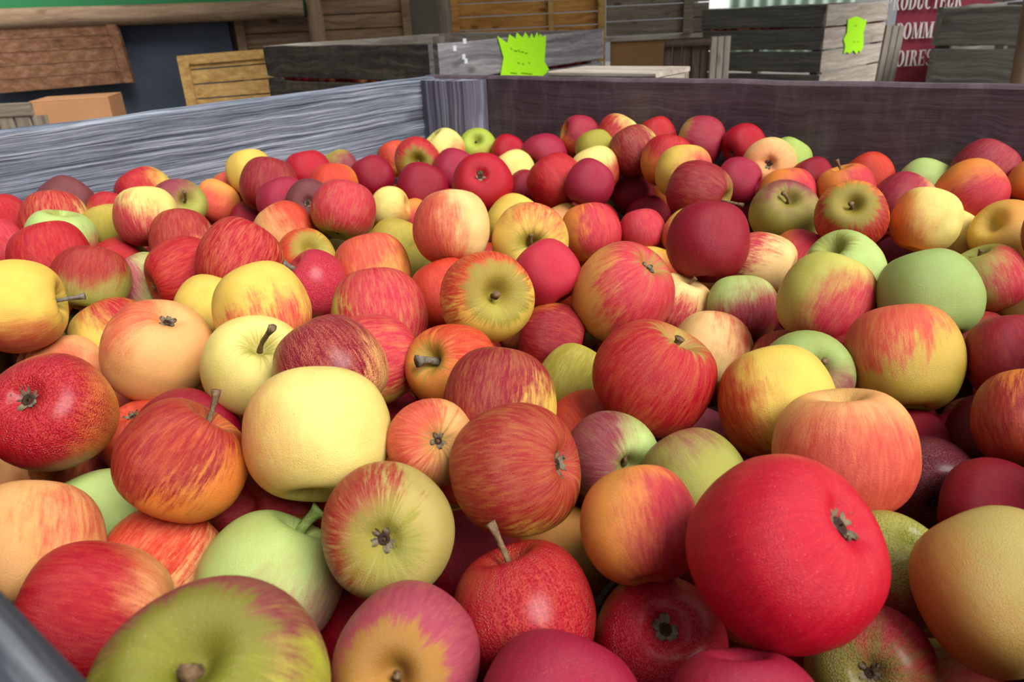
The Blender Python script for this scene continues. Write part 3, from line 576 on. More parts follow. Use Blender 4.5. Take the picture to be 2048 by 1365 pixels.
# ---------------------------------------------------------------- apples of the main bin
# location, radius, orientation quaternion, ground colour, blush colour, blush direction (own axes), cover, streaks, seed, (patch, calyx patch, wet, specks), stem (base, tip, thickness, kind), calyx size, tallness, label
APPLES = [
([0.6992, -0.8838, 0.6797], 0.034, [0.2586, 0.1698, -0.0776, 0.9478], 'G2', 'MV', [0.724, -0.367, 0.585], 0.36, 0.5, 1, [0.9, 0.1, 0.0, 0.15], [[0, 0, 0.49], [-0.114, 0.024, 0.748], 0.065, 0], 0, 1.0, 1, 'huge yellow-green apple with mauve shoulder and stub stem, bottom left corner'),
([0.5639, -0.8715, 0.6245], 0.0309, [-0.4101, 0.1617, 0.5211, -0.7308], 'PK', 'R', [-0.488, -0.227, 0.843], 0.7, 0.2, 2, [0.25, 0.1, 0.0, 0.15], None, 0, 1.12, 1, 'bright red apple with peach right end, beside the wooden edge bottom left'),
([0.5014, -0.87, 0.6337], 0.0321, [-0.8608, 0.3636, 0.2129, -0.2855], 'PK2', 'SB', [0.96, -0.167, 0.227], 0.1, 0.6, 3, [0.25, 0.1, 0.0, 0.4], None, 0, 1.07, 1, 'large dull peach apple with faint red smears at left picture edge'),
([0.2589, -0.8294, 0.545], 0.0323, [-0.6567, 0.3371, 0.1134, -0.665], 'PK', 'SB', [0.717, -0.367, -0.593], 0.15, 0.3, 4, [0.25, 0.1, 0.0, 0.15], None, 0, 1.07, 0, 'peach apple mostly cut off by left picture edge, below the big crimson one'),
([0.4411, -0.8211, 0.5902], 0.0309, [-0.3567, 0.3586, 0.0207, -0.8624], 'PG', 'G', [-0.866, -0.46, -0.195], 0.0, 0.0, 5, [0.25, 0.1, 0.0, 0.15], None, 0, 1.07, 1, 'plain light green apple tucked behind the large dull peach apple at left'),
([0.521, -0.8227, 0.5992], 0.0309, [-0.7965, 0.557, -0.0508, -0.2295], 'PK2', 'OB', [-0.686, -0.713, 0.145], 0.55, 1.0, 6, [0.25, 0.1, 0.0, 0.15], None, 0, 1.07, 1, 'orange apple with scarlet streaks on upper left, before plain pale green apples'),
([0.5803, -0.7938, 0.5995], 0.036, [0.3456, -0.1808, -0.3296, -0.8598], 'PG', 'MVG', [-0.708, 0.454, -0.54], 0.28, 0.3, 7, [0.3, 0.1, 0.0, 0.15], [[0, 0, 0.49], [-0.111, 0.004, 1.127], 0.095, 1], 0, 1.0, 1, 'large pale green apple with thick green stem and two yellow smears'),
([0.6435, -0.766, 0.6398], 0.0314, [-0.2222, 0.7877, -0.3233, -0.475], 'GYD', 'RD', [-0.482, 0.811, -0.331], 0.32, 1.0, 8, [0.25, 0.7, 0.0, 0.15], None, 0.15, 1.0, 1, 'dull gold apple whose star-shaped calyx faces the viewer, below the big yellow apple'),
([0.5743, -0.7491, 0.6593], 0.0391, [-0.3761, -0.6808, -0.6285, 0.0028], 'PY', 'PKB', [-0.954, -0.265, 0.141], 0.16, 0.1, 9, [0.25, 0.1, 0.0, 0.75], None, 0, 1.0, 1, 'largest plain pale yellow apple, freckled with tiny green specks'),
([0.5298, -0.8012, 0.6554], 0.0327, [0.7619, -0.3601, -0.1297, -0.5224], 'OR', 'RD', [0.656, -0.527, 0.54], 0.52, 1.0, 10, [0.25, 0.1, 0.0, 0.15], [[0, 0, 0.49], [0.095, -0.174, 1.2], 0.055, 0], 0, 1.0, 1, 'orange apple with red mottling and tall upright brown stem, left of big yellow'),
([0.4462, -0.7602, 0.62], 0.0322, [0.2811, 0.6261, -0.6112, 0.3941], 'CR', 'CR', [0.532, -0.827, 0.181], 1.0, 0.3, 11, [0.12, 0.1, 0.0, 0.15], None, 0, 1.07, 1, 'dark crimson apple hidden behind the orange apple with tall stem'),
([0.3913, -0.7626, 0.6019], 0.0283, [0.0674, -0.6794, -0.7265, -0.078], 'PK', 'OB', [-0.283, 0.821, -0.497], 0.8, 0.8, 12, [0.25, 0.1, 0.0, 0.15], None, 0.14, 1.0, 0, 'small dull red apple half hidden between big crimson and orange apple with tall stem'),
([0.4291, -0.8228, 0.6615], 0.0334, [-0.303, 0.2577, 0.8973, 0.1913], 'OR', 'R', [0.05, -0.69, -0.722], 0.74, 0.3, 13, [0.25, 0.1, 1.0, 0.15], None, 0.19, 1.0, 1, 'big glossy crimson apple with open calyx and orange right flank, left edge'),
([0.3709, -0.7299, 0.6513], 0.0373, [0.0839, 0.9629, 0.0466, -0.2524], 'PK', 'SB', [-0.653, 0.607, -0.452], 0.15, 0.3, 14, [0.25, 0.1, 0.0, 0.4], None, 0.14, 1.0, 1, 'round peach apple with calyx on its top, left middle'),
([0.2438, -0.7057, 0.6226], 0.0342, [-0.2424, 0.7365, -0.6051, 0.1808], 'Y', 'R', [-0.409, -0.695, -0.591], 0.26, 0.5, 15, [0.25, 0.1, 0.0, 0.15], None, 0, 1.07, 1, 'yellow-green apple with red top, behind the round peach apple with top calyx'),
([0.2692, -0.7752, 0.6804], 0.0344, [-0.6731, 0.6876, -0.21, 0.1731], 'Y2', 'SB', [0.589, 0.807, 0.036], 0.2, 0.3, 16, [0.4, 0.1, 0.0, 0.4], [[0, 0, 0.49], [-0.011, -0.03, 1.255], 0.055, 2], 0, 1.0, 1, 'big yellow apple at left edge with grey stem sticking out rightward'),
([-0.029, -0.7365, 0.545], 0.0312, [-0.2995, -0.4009, -0.8388, 0.2146], 'PY', 'PY', [-0.796, 0.571, 0.201], 0.0, 0.0, 17, [0.25, 0.1, 0.0, 0.15], None, 0, 1.07, 0, 'sliver of pale yellow apple at left edge above the big crimson apple'),
([0.4622, -0.7104, 0.6554], 0.034, [0.2978, 0.3178, 0.024, 0.8998], 'PY', 'Y', [-0.528, 0.059, 0.847], 0.0, 0.1, 18, [0.35, 0.1, 0.0, 0.4], [[0, 0, 0.49], [-0.022, -0.162, 1.357], 0.055, 0], 0, 1.0, 1, 'pale yellow apple with upright leaning stem in its deep hollow'),
([0.5252, -0.7007, 0.665], 0.0334, [0.127, -0.3541, -0.0676, 0.9241], 'PK', 'CR', [-0.24, 0.736, 0.633], 0.74, 0.8, 19, [0.25, 0.1, 1.0, 0.15], None, 0, 1.07, 1, 'glossy crimson apple paling to peach at right, behind the largest yellow apple'),
([0.4997, -0.6472, 0.6427], 0.0329, [0.1734, -0.4857, -0.5122, -0.6868], 'Y', 'PR', [0.825, 0.507, 0.249], 0.66, 0.8, 20, [0.25, 0.1, 0.0, 0.15], None, 0, 1.12, 1, 'pink and yellow streaked apple wedged behind a glossy crimson one, mid picture'),
([0.5562, -0.6252, 0.6442], 0.0306, [0.4092, 0.1941, -0.4186, 0.7872], 'OR', 'OB', [0.565, -0.818, 0.112], 0.34, 1.0, 21, [0.5, 0.1, 0.0, 0.15], [[0, 0, 0.49], [-0.09, 0.069, 1.095], 0.095, 2], 0, 1.0, 1, 'orange apple with red streaks and thick stub stem pointing left'),
([0.6237, -0.6577, 0.6536], 0.0331, [-0.4877, 0.3195, -0.1803, -0.7922], 'Y', 'CR', [-0.618, 0.599, 0.509], 0.68, 0.6, 22, [0.25, 0.1, 0.0, 0.15], None, 0, 1.07, 1, 'dark crimson apple turning yellow-green on its right, above the large dull red one'),
([0.6761, -0.7107, 0.6547], 0.0328, [-0.0634, 0.7599, 0.3091, -0.5683], 'OLY', 'RD', [-0.862, -0.458, -0.216], 0.82, 0.9, 23, [0.25, 0.1, 0.0, 0.15], None, 0.15, 1.0, 1, 'large dull red and bronze apple with shrivelled calyx on right side'),
([0.6212, -0.7127, 0.6526], 0.0235, [-0.4822, 0.5074, 0.712, -0.0564], 'PK', 'SB', [-0.19, -0.974, -0.124], 0.45, 0.8, 24, [0.25, 0.4, 0.0, 0.15], None, 0.15, 1.0, 0, 'small yellow and pink apple with dark calyx facing viewer, right of largest yellow'),
([0.6801, -0.6259, 0.6187], 0.0276, [-0.2071, 0.427, -0.44, 0.7624], 'PG', 'MV', [0.963, 0.127, -0.237], 0.55, 0.3, 25, [0.25, 0.1, 0.0, 0.15], [[0, 0, 0.49], [0.253, -0.379, 0.609], 0.055, 0], 0, 1.0, 1, 'apple half dusty mauve half pale green, thin stem pointing up'),
([0.7366, -0.6955, 0.6391], 0.028, [0.7833, -0.4286, -0.1196, 0.434], 'OR2', 'PR', [0.692, -0.588, -0.419], 0.42, 0.4, 26, [0.25, 0.1, 0.0, 0.4], None, 0, 1.07, 1, 'smooth orange apple blushed pink at right, left of biggest red apple'),
([0.806, -0.7075, 0.6636], 0.037, [-0.3433, 0.2108, 0.9056, -0.133], 'SB', 'RB', [-0.938, -0.278, -0.208], 0.88, 0.15, 27, [0.25, 0.1, 0.0, 0.15], None, 0.17, 1.0, 1, 'biggest bright red apple with narrow withered calyx on its right shoulder'),
([0.7969, -0.5931, 0.6467], 0.0349, [-0.9819, 0.1284, 0.0948, -0.1021], 'PK', 'SB', [0.081, -0.773, -0.63], 0.5, 0.3, 28, [0.25, 0.1, 0.0, 0.15], None, 0, 1.05, 1, 'large salmon peach apple with dimpled top, behind biggest red apple'),
([0.7466, -0.5508, 0.6411], 0.0342, [0.0028, -0.2818, 0.2701, 0.9207], 'Y', 'OB', [0.808, 0.576, -0.124], 0.28, 0.5, 29, [0.25, 0.1, 0.0, 0.15], None, 0, 1.07, 1, 'yellow apple with red-orange left flank, left of the large salmon one'),
([0.6774, -0.5716, 0.6484], 0.0374, [0.7886, -0.2487, 0.1029, -0.5529], 'OLY', 'R', [0.9, 0.124, -0.419], 0.93, 0.5, 30, [0.5, 0.1, 0.0, 0.15], [[0, 0, 0.49], [-0.002, -0.024, 0.8], 0.065, 0], 0, 1.0, 1, 'crimson apple with yellow-green hollow and short dark cut stem'),
([0.5889, -0.4597, 0.6504], 0.0393, [0.3345, -0.0614, -0.9367, 0.0831], 'OC2', 'PR', [-0.551, 0.26, -0.793], 0.55, 0.7, 31, [0.25, 0.4, 0.0, 0.15], None, 0.14, 1.11, 1, 'large bronze and pink apple with greenish calyx hollow at upper right'),
([0.6426, -0.4009, 0.5917], 0.0338, [0.7567, -0.3175, 0.0843, 0.5652], 'PK3', 'SB', [0.094, -0.855, 0.51], 0.18, 0.6, 32, [0.25, 0.1, 0.0, 0.15], None, 0, 1.07, 1, 'pale peach apple with faint pink lines, right of the bronze and pink one'),
([0.7042, -0.3922, 0.5902], 0.0314, [-0.567, 0.022, 0.3447, 0.7478], 'Y', 'RD', [0.388, 0.341, 0.856], 0.45, 0.5, 33, [0.25, 0.1, 0.0, 0.15], None, 0, 1.07, 0, 'yellow apple with dull red cap behind the green apple with stub stem'),
([0.7455, -0.4852, 0.6313], 0.03, [0.7752, 0.1622, 0.3967, -0.4641], 'GD', 'MV', [0.937, 0.303, 0.172], 0.35, 0.2, 34, [0.25, 0.1, 0.0, 0.15], [[0, 0, 0.49], [-0.048, -0.041, 1.151], 0.055, 0], 0, 1.0, 0, 'dull green apple with stub stem, wedged behind yellow apple with red left flank'),
([0.7937, -0.4452, 0.6409], 0.0364, [0.9358, -0.2737, -0.2105, -0.0716], 'OLY', 'SB', [-0.23, -0.611, 0.757], 0.36, 0.8, 35, [0.25, 0.1, 0.0, 0.15], None, 0, 1.11, 1, 'large golden olive apple with pink streaks on upper left, right side'),
([0.7252, -0.3891, 0.6499], 0.0351, [-0.9476, 0.2965, -0.0329, 0.1144], 'GY', 'PR', [0.867, 0.182, -0.464], 0.42, 0.3, 36, [0.25, 0.1, 0.0, 0.15], None, 0, 1.11, 1, 'yellow-green apple with pink underside, in front of glossy green one'),
([0.7908, -0.3787, 0.6633], 0.0335, [0.0773, 0.2385, -0.2365, -0.9387], 'GD', 'GD', [-0.01, 0.98, -0.198], 0.0, 0.0, 37, [0.25, 0.1, 0.0, 0.15], None, 0, 1.11, 1, 'plain matte green apple, perfectly round, at right'),
([0.8509, -0.4257, 0.6486], 0.0275, [0.6931, -0.0658, -0.3584, -0.622], 'OB', 'CR', [0.591, -0.434, 0.68], 0.72, 0.8, 38, [0.25, 0.1, 0.0, 0.15], None, 0, 1.07, 1, 'crimson streaked apple at right picture edge below the green round one'),
([0.8157, -0.2492, 0.5803], 0.0302, [0.6105, 0.144, -0.4199, -0.656], 'PK', 'RD', [0.957, 0.23, -0.177], 0.6, 0.4, 39, [0.25, 0.1, 0.0, 0.15], None, 0, 1.07, 0, 'sliver of dull pink apple peeping above crimson apple at right edge'),
([0.8369, -0.1728, 0.6013], 0.0339, [0.573, -0.1549, -0.2316, -0.7708], 'OC', 'OL', [0.532, 0.016, 0.847], 0.3, 0.2, 40, [0.25, 0.1, 0.0, 0.15], None, 0, 1.07, 1, 'dull ochre apple cut by right edge beside the round green one'),
([0.809, -0.2201, 0.631], 0.0315, [0.3309, 0.2176, -0.0708, -0.9155], 'OLG', 'PR', [-0.598, 0.773, -0.212], 0.3, 0.5, 41, [0.4, 0.1, 0.0, 0.15], [[0, 0, 0.49], [-0.107, 0.055, 0.83], 0.055, 0], 0, 1.0, 0, 'greenish apple with pink stripe and stub stem, behind the round green one'),
([0.8693, -0.4836, 0.6361], 0.0297, [0.9118, -0.356, -0.0696, 0.1924], 'OR', 'RD', [-0.687, -0.177, -0.705], 0.55, 1.0, 42, [0.25, 0.1, 0.0, 0.15], None, 0, 1.07, 1, 'orange apple streaked red cut by right picture edge, mid height'),
([0.8501, -0.4474, 0.6029], 0.0256, [0.2033, -0.0802, -0.3198, -0.9219], 'CR', 'DR', [0.376, 0.905, -0.197], 0.9, 0.3, 43, [0.12, 0.1, 0.0, 0.15], None, 0, 1.07, 1, 'shaded dusky crimson apple right of large golden olive apple'),
([0.8275, -0.5133, 0.5942], 0.0279, [0.4313, -0.1, -0.7086, -0.5494], 'CR', 'DRP', [0.601, 0.093, -0.794], 0.95, 0.2, 44, [0.12, 0.1, 1.0, 0.15], None, 0.17, 1.0, 1, 'dark wine-purple apple with open star calyx facing down right'),
([0.8634, -0.5479, 0.611], 0.0271, [-0.6429, 0.3289, -0.5473, 0.4231], 'RD', 'CR', [0.546, -0.824, 0.153], 0.9, 0.3, 45, [0.25, 0.1, 0.0, 0.15], None, 0, 1.0, 1, 'crimson apple at right edge above the big green-peach one'),
([0.8753, -0.6548, 0.6434], 0.0324, [-0.4713, 0.5442, -0.0145, -0.6939], 'GYD', 'OC2', [-0.219, 0.967, 0.133], 0.26, 0.15, 46, [0.25, 0.1, 0.0, 0.15], None, 0, 1.07, 1, 'huge olive green and peach apple filling lower right edge'),
([0.8322, -0.6273, 0.6115], 0.0284, [-0.6299, -0.1328, -0.1438, -0.7516], 'OLG', 'RD', [-0.817, -0.286, -0.5], 0.28, 0.4, 47, [0.4, 0.1, 1.0, 0.15], None, 0, 1.0, 1, 'dewy olive green apple with hollow, right behind biggest red apple'),
([0.8387, -0.677, 0.5972], 0.0262, [-0.319, 0.7385, -0.5107, -0.3035], 'OLD', 'PR', [-0.865, -0.441, -0.24], 0.25, 0.6, 48, [0.25, 0.1, 1.0, 0.15], None, 0.14, 1.0, 1, 'dewy dark olive apple with pink streaks at bottom edge, right'),
([0.7563, -0.7082, 0.5884], 0.0305, [-0.1451, -0.037, 0.9648, 0.216], 'CR', 'R', [-0.021, -0.272, -0.962], 1.0, 0.2, 49, [0.12, 0.1, 1.0, 0.15], None, 0.18, 1.0, 1, 'deep red apple with calyx facing viewer, below left of biggest red'),
([0.8162, -0.7571, 0.6278], 0.0279, [-0.8971, 0.2923, 0.1305, -0.3045], 'CR', 'PRD', [-0.203, -0.948, 0.243], 1.0, 0.3, 50, [0.12, 0.1, 0.0, 0.15], None, 0, 1.0, 1, 'dusky rose-red apple at bottom edge under the biggest red one'),
([0.7579, -0.7893, 0.6199], 0.0312, [-0.6968, 0.5032, -0.1528, -0.4878], 'CR', 'PRD', [-0.637, -0.744, -0.199], 1.0, 0.3, 51, [0.12, 0.1, 0.0, 0.15], None, 0, 1.07, 1, 'rose-crimson apple at bottom edge, below the heart-shaped red one'),
([0.7101, -0.7516, 0.6152], 0.0327, [0.4533, -0.2722, -0.0139, 0.8486], 'OLY', 'R', [-0.948, -0.207, 0.243], 0.97, 0.3, 52, [0.25, 0.1, 1.0, 0.15], [[0, 0, 0.49], [-0.023, 0.102, 1.273], 0.055, 0], 0, 1.0, 1, 'heart-shaped bright crimson apple with long curved stem'),
([0.6962, -0.8083, 0.6254], 0.0294, [-0.8329, -0.3175, -0.3692, 0.2632], 'OC', 'PRP', [-0.65, 0.759, -0.025], 0.68, 0.6, 53, [1.0, 0.1, 0.0, 0.15], [[0, 0, 0.49], [0.03, 0.02, 0.62], 0.05, 0], 0, 1.0, 1, 'rose pink apple with mustard patch round its hollow, bottom centre'),
([0.6047, -0.7565, 0.5449], 0.0302, [-0.4269, -0.5981, -0.6509, -0.1905], 'R', 'R', [-0.578, 0.795, 0.185], 1.0, 0.2, 54, [0.12, 0.1, 0.0, 0.15], None, 0, 1.07, 1, 'sliver of red apple between huge yellow-green and rose pink apples'),
([0.6303, -0.698, 0.57], 0.0299, [0.6579, 0.052, -0.4332, -0.6138], 'RD', 'CR', [0.727, 0.657, -0.202], 0.9, 0.6, 55, [0.25, 0.1, 0.0, 0.15], None, 0, 1.07, 1, 'shaded crimson apple between dull gold star apple and heart-shaped one'),
([0.6639, -0.6524, 0.5588], 0.0303, [-0.1775, 0.0614, -0.485, -0.8541], 'OC', 'OC', [-0.742, 0.647, -0.174], 0.0, 0.2, 56, [0.25, 0.1, 0.0, 0.15], None, 0, 1.07, 0, 'shaded ochre apple behind the heart-shaped crimson one'),
([0.5942, -0.5361, 0.6039], 0.0299, [0.479, -0.2146, -0.3202, -0.7887], 'GY', 'OL', [0.527, 0.829, -0.188], 0.3, 0.5, 57, [0.25, 0.1, 0.0, 0.15], None, 0, 1.07, 0, 'green apple tucked left of crimson apple with short cut stem'),
([0.5506, -0.5016, 0.617], 0.0299, [-0.4572, 0.7011, -0.2851, 0.467], 'OR', 'CR', [0.556, 0.706, 0.439], 0.82, 0.5, 58, [0.25, 0.1, 0.0, 0.15], None, 0, 1.0, 1, 'shaded deep red apple left of the large bronze and pink one'),
([0.6311, -0.5781, 0.5944], 0.0295, [0.1753, -0.7184, 0.54, -0.402], 'OR', 'OB', [0.902, -0.394, 0.175], 0.8, 0.7, 59, [0.25, 0.1, 0.0, 0.15], None, 0, 1.07, 0, 'orange-red sliver above the apple half mauve half green'),
([0.7322, -0.6248, 0.6244], 0.0274, [0.7338, -0.3778, -0.2981, 0.4796], 'OLG', 'MV', [-0.096, -0.521, 0.848], 0.12, 0.3, 60, [0.25, 0.1, 0.0, 0.15], None, 0, 1.07, 1, 'olive green apple with faint mauve top, left behind biggest red apple'),
([0.6639, -0.4687, 0.545], 0.0295, [-0.9201, 0.3777, -0.0229, -0.1006], 'MV', 'MV', [0.142, -0.97, -0.195], 1.0, 0.2, 61, [0.25, 0.1, 0.0, 0.15], None, 0, 1.07, 0, 'dusky mauve sliver between yellow apple with red flank and olive green one'),
([0.1958, -0.6951, 0.6619], 0.0317, [0.1439, -0.0672, 0.9465, -0.2809], 'OLG', 'RD', [-0.325, -0.497, -0.804], 0.45, 0.4, 65, [0.3, 0.1, 0.0, 0.15], None, 0, 1.0, 0, 'olive apple with mauve-red top, right of big yellow with sideways stem'),
([-0.0268, -0.6327, 0.5562], 0.0326, [0.4001, 0.819, 0.4016, -0.0891], 'OLG', 'OL', [0.267, 0.945, 0.187], 0.0, 0.0, 66, [0.25, 0.1, 0.0, 0.15], None, 0, 1.07, 0, 'olive sliver below the end of grey sideways stem, left'),
([0.1758, -0.6438, 0.6381], 0.0311, [0.5979, -0.1757, -0.2183, 0.751], 'PG', 'PRP', [-0.909, 0.123, 0.398], 0.4, 0.3, 67, [0.25, 0.1, 0.0, 0.15], None, 0, 1.07, 0, 'pale green apple with pink left side, before an orange-red one'),
([0.2328, -0.6304, 0.6558], 0.033, [0.3418, 0.4978, 0.5771, -0.5498], 'OR', 'R', [-0.268, 0.85, -0.454], 0.88, 0.8, 68, [0.25, 0.1, 0.0, 0.15], [[0, 0, 0.544], [0.03, 0.022, 0.893], 0.055, 0], 0, 1.11, 0, 'fiery red apple left of the large streaked red one'),
([0.2927, -0.6087, 0.6729], 0.036, [0.4839, -0.2153, 0.3152, 0.7875], 'PK', 'R', [-0.89, 0.455, 0.031], 0.82, 1.0, 69, [0.25, 0.1, 0.0, 0.15], None, 0, 1.07, 1, 'large red apple with fine yellow streaks, upper left area'),
([0.4139, -0.6696, 0.6716], 0.0342, [-0.9587, 0.0642, 0.2721, -0.0512], 'Y', 'SB', [0.064, -0.099, -0.993], 0.4, 0.8, 70, [0.25, 0.1, 0.0, 0.4], None, 0, 1.07, 1, 'golden yellow apple with pink lower half, below large streaked red one'),
([0.3182, -0.6578, 0.6507], 0.0264, [-0.211, 0.1555, -0.3445, -0.9015], 'Y', 'Y', [-0.979, 0.064, -0.191], 0.0, 0.0, 71, [0.25, 0.1, 0.0, 0.15], None, 0, 1.07, 0, 'small yellow apple behind left of the golden pink-bottomed one'),
([0.3475, -0.5759, 0.6497], 0.0301, [0.364, 0.2832, 0.1775, -0.8694], 'CR', 'PR', [-0.73, 0.594, -0.339], 0.8, 0.4, 72, [0.12, 0.1, 1.0, 0.15], [[0, 0, 0.49], [0.098, 0.038, 1.038], 0.095, 2], 0, 1.0, 0, 'pinkish red apple with thick grey stem at its upper left'),
([0.4556, -0.5984, 0.6519], 0.0367, [0.9538, -0.1726, -0.2458, 0.0055], 'GY', 'PR', [0.876, 0.314, 0.367], 0.68, 0.9, 73, [0.25, 0.1, 0.0, 0.15], None, 0, 1.11, 1, 'large pink streaked apple with green left flank, upper middle'),
([0.4435, -0.51, 0.6374], 0.0328, [0.8463, 0.0371, -0.2915, -0.4444], 'OR', 'OB', [0.963, 0.184, -0.197], 0.8, 0.3, 74, [0.25, 0.1, 0.0, 0.15], None, 0, 1.07, 0, 'plain orange-red apple between large pink streaked and green-star ones'),
([0.537, -0.5651, 0.6711], 0.034, [-0.4645, 0.2422, -0.4891, 0.6974], 'Y', 'OB', [0.102, -0.952, 0.287], 0.48, 1.0, 75, [0.95, 0.1, 0.0, 0.15], [[0, 0, 0.49], [0.034, 0.017, 0.788], 0.065, 0], 0, 1.0, 1, 'yellow apple with red streaks radiating from green hollow'),
([0.532, -0.4838, 0.6649], 0.0272, [0.352, 0.3265, -0.1573, -0.863], 'CR', 'PR', [0.097, 0.98, -0.174], 1.0, 0.5, 76, [0.12, 0.1, 0.0, 0.15], None, 0, 1.07, 0, 'rosy red apple between green-star apple and large bronze pink one'),
([0.5837, -0.3466, 0.6019], 0.0323, [0.6488, 0.0164, 0.1702, 0.7415], 'PK3', 'PR', [-0.732, 0.075, -0.677], 0.4, 0.9, 78, [0.25, 0.1, 0.0, 0.15], [[0, 0, 0.49], [0.029, -0.141, 0.957], 0.055, 0], 0, 1.0, 0, 'cream apple with pink splashes and short stem, upper right of centre'),
([0.6431, -0.3423, 0.6111], 0.0309, [-0.6745, 0.0647, 0.3007, 0.6712], 'PG', 'PRD', [-0.044, 0.382, -0.923], 0.55, 0.3, 79, [0.25, 0.1, 0.0, 0.15], None, 0, 1.07, 0, 'pale green over mauve apple with smooth skin, right of cream stemmed one'),
([0.6253, -0.2574, 0.6226], 0.0325, [0.6216, 0.1779, 0.7175, 0.259], 'PK3', 'PR', [-0.712, 0.214, -0.669], 0.25, 1.0, 80, [0.25, 0.1, 0.0, 0.15], None, 0, 1.12, 0, 'tall cream-yellow apple with pink stripes, right of big dark red'),
([0.644, -0.1997, 0.6173], 0.0313, [0.4844, -0.0373, 0.3059, 0.8188], 'OR', 'PR', [-0.6, -0.59, 0.541], 0.55, 0.3, 81, [0.25, 0.1, 0.0, 0.15], None, 0, 1.07, 0, 'orange and pink apple behind left of glossy green one'),
([0.7142, -0.3067, 0.6485], 0.0331, [-0.4216, 0.0407, 0.3021, -0.854], 'PG', 'OL', [0.209, 0.676, 0.706], 0.1, 0.3, 82, [0.6, 0.1, 0.0, 0.15], None, 0, 1.0, 0, 'glossy bright green apple with deep hollow, upper right'),
([0.7028, -0.0493, 0.5795], 0.0316, [0.9232, -0.145, -0.3547, -0.0296], 'MV', 'PRD', [0.282, -0.942, -0.18], 1.0, 0.2, 83, [0.25, 0.1, 0.0, 0.15], None, 0, 1.07, 0, 'small rose-mauve apple between glossy green and matte green ones'),
([0.5898, -0.3051, 0.6545], 0.0382, [0.8012, -0.2596, 0.0389, 0.5377], 'CR', 'CR', [-0.673, -0.698, -0.245], 1.0, 0.5, 84, [0.12, 0.1, 0.0, 0.15], None, 0, 1.11, 0, 'big dark crimson apple with pale freckles, upper right of centre'),
([0.5051, -0.2447, 0.5881], 0.0314, [0.2095, 0.6305, -0.7166, 0.2123], 'Y', 'OB', [-0.283, -0.957, 0.061], 0.35, 0.2, 85, [0.25, 0.1, 0.0, 0.15], None, 0, 1.07, 0, "yellow apple with orange rim behind bronze pink apple's shoulder"),
([0.4518, -0.269, 0.5728], 0.0321, [-0.2788, -0.7985, 0.5107, -0.154], 'OR', 'Y', [0.686, 0.24, -0.687], 0.3, 0.2, 86, [0.25, 0.1, 0.0, 0.15], None, 0, 1.07, 0, 'orange apple peeping left of the large bronze and pink one'),
([0.4311, -0.259, 0.6317], 0.0341, [-0.8097, 0.2513, 0.1125, -0.5182], 'OR', 'PR', [0.647, -0.738, -0.195], 0.55, 0.8, 87, [0.25, 0.1, 0.0, 0.15], None, 0, 1.07, 0, 'orange apple turning pink on the right, right of yellow stemmed one'),
([0.4758, -0.4302, 0.6712], 0.034, [0.7022, 0.4002, 0.5575, -0.1897], 'Y', 'SB', [-0.778, 0.623, 0.079], 0.16, 0.6, 88, [0.5, 0.1, 0.0, 0.4], [[0, 0, 0.49], [-0.319, 0.13, 0.726], 0.055, 0], 0, 1.0, 0, 'yellow apple with centred dark stem, mid upper picture'),
([0.4209, -0.4732, 0.6858], 0.035, [0.6353, -0.2467, 0.0498, 0.7301], 'PK3', 'SB', [-0.771, 0.546, -0.327], 0.42, 0.4, 89, [0.25, 0.1, 0.0, 0.15], None, 0, 1.07, 0, 'pale cream and peach apple, largest in upper middle'),
([0.3528, -0.2958, 0.6406], 0.032, [0.8863, -0.2809, 0.1781, 0.3221], 'Y', 'Y', [-0.043, -0.982, -0.185], 0.0, 0.0, 90, [0.25, 0.1, 0.0, 0.15], None, 0, 1.07, 0, 'yellow apple behind the yellow one with centred stem'),
([0.3442, -0.1882, 0.6119], 0.0272, [0.2957, -0.2963, -0.0308, 0.9076], 'Y', 'PK', [-0.933, 0.308, -0.189], 0.3, 0.0, 91, [0.25, 0.1, 0.0, 0.15], None, 0, 1.07, 0, 'small yellowish sliver left of the orange apple turning pink'),
([0.4768, -0.2248, 0.6303], 0.0258, [0.6355, 0.1029, -0.258, -0.7204], 'PK', 'PR', [0.535, 0.666, 0.52], 0.75, 0.4, 92, [0.25, 0.1, 0.0, 0.15], None, 0, 1.07, 0, 'coral pink apple right of the orange one turning pink'),
([0.5273, -0.2101, 0.6291], 0.0294, [0.8294, -0.3212, -0.0361, -0.4556], 'Y', 'SB', [0.305, -0.409, -0.86], 0.25, 0.4, 93, [0.25, 0.1, 0.0, 0.15], None, 0, 1.07, 0, 'yellow-orange apple hidden behind left of big dark crimson'),
([0.3992, -0.068, 0.5986], 0.0302, [0.825, 0.0315, -0.2756, -0.4924], 'CR', 'CR', [0.981, 0.009, -0.196], 1.0, 0.0, 94, [0.12, 0.1, 0.0, 0.15], None, 0, 1.07, 0, 'small crimson sliver above the coral pink apple'),
([0.61, -0.1572, 0.6515], 0.0361, [-0.932, -0.2975, -0.192, 0.0772], 'OLG', 'MV', [-0.341, 0.52, 0.784], 0.28, 0.3, 95, [0.5, 0.1, 0.0, 0.15], [[0, 0, 0.49], [-0.197, -0.08, 0.918], 0.055, 0], 0, 1.0, 0, 'dull green apple with mauve top and thin stem, upper right'),
([0.6869, -0.1966, 0.6666], 0.0337, [0.899, 0.4306, 0.0801, 0.0006], 'OR', 'RD', [0.241, -0.812, 0.531], 0.6, 1.0, 96, [0.95, 0.1, 0.0, 0.15], [[0, 0, 0.49], [-0.017, -0.006, 0.8], 0.055, 0], 0, 1.0, 0, 'red and yellow striped apple with green patch round stub stem, upper right'),
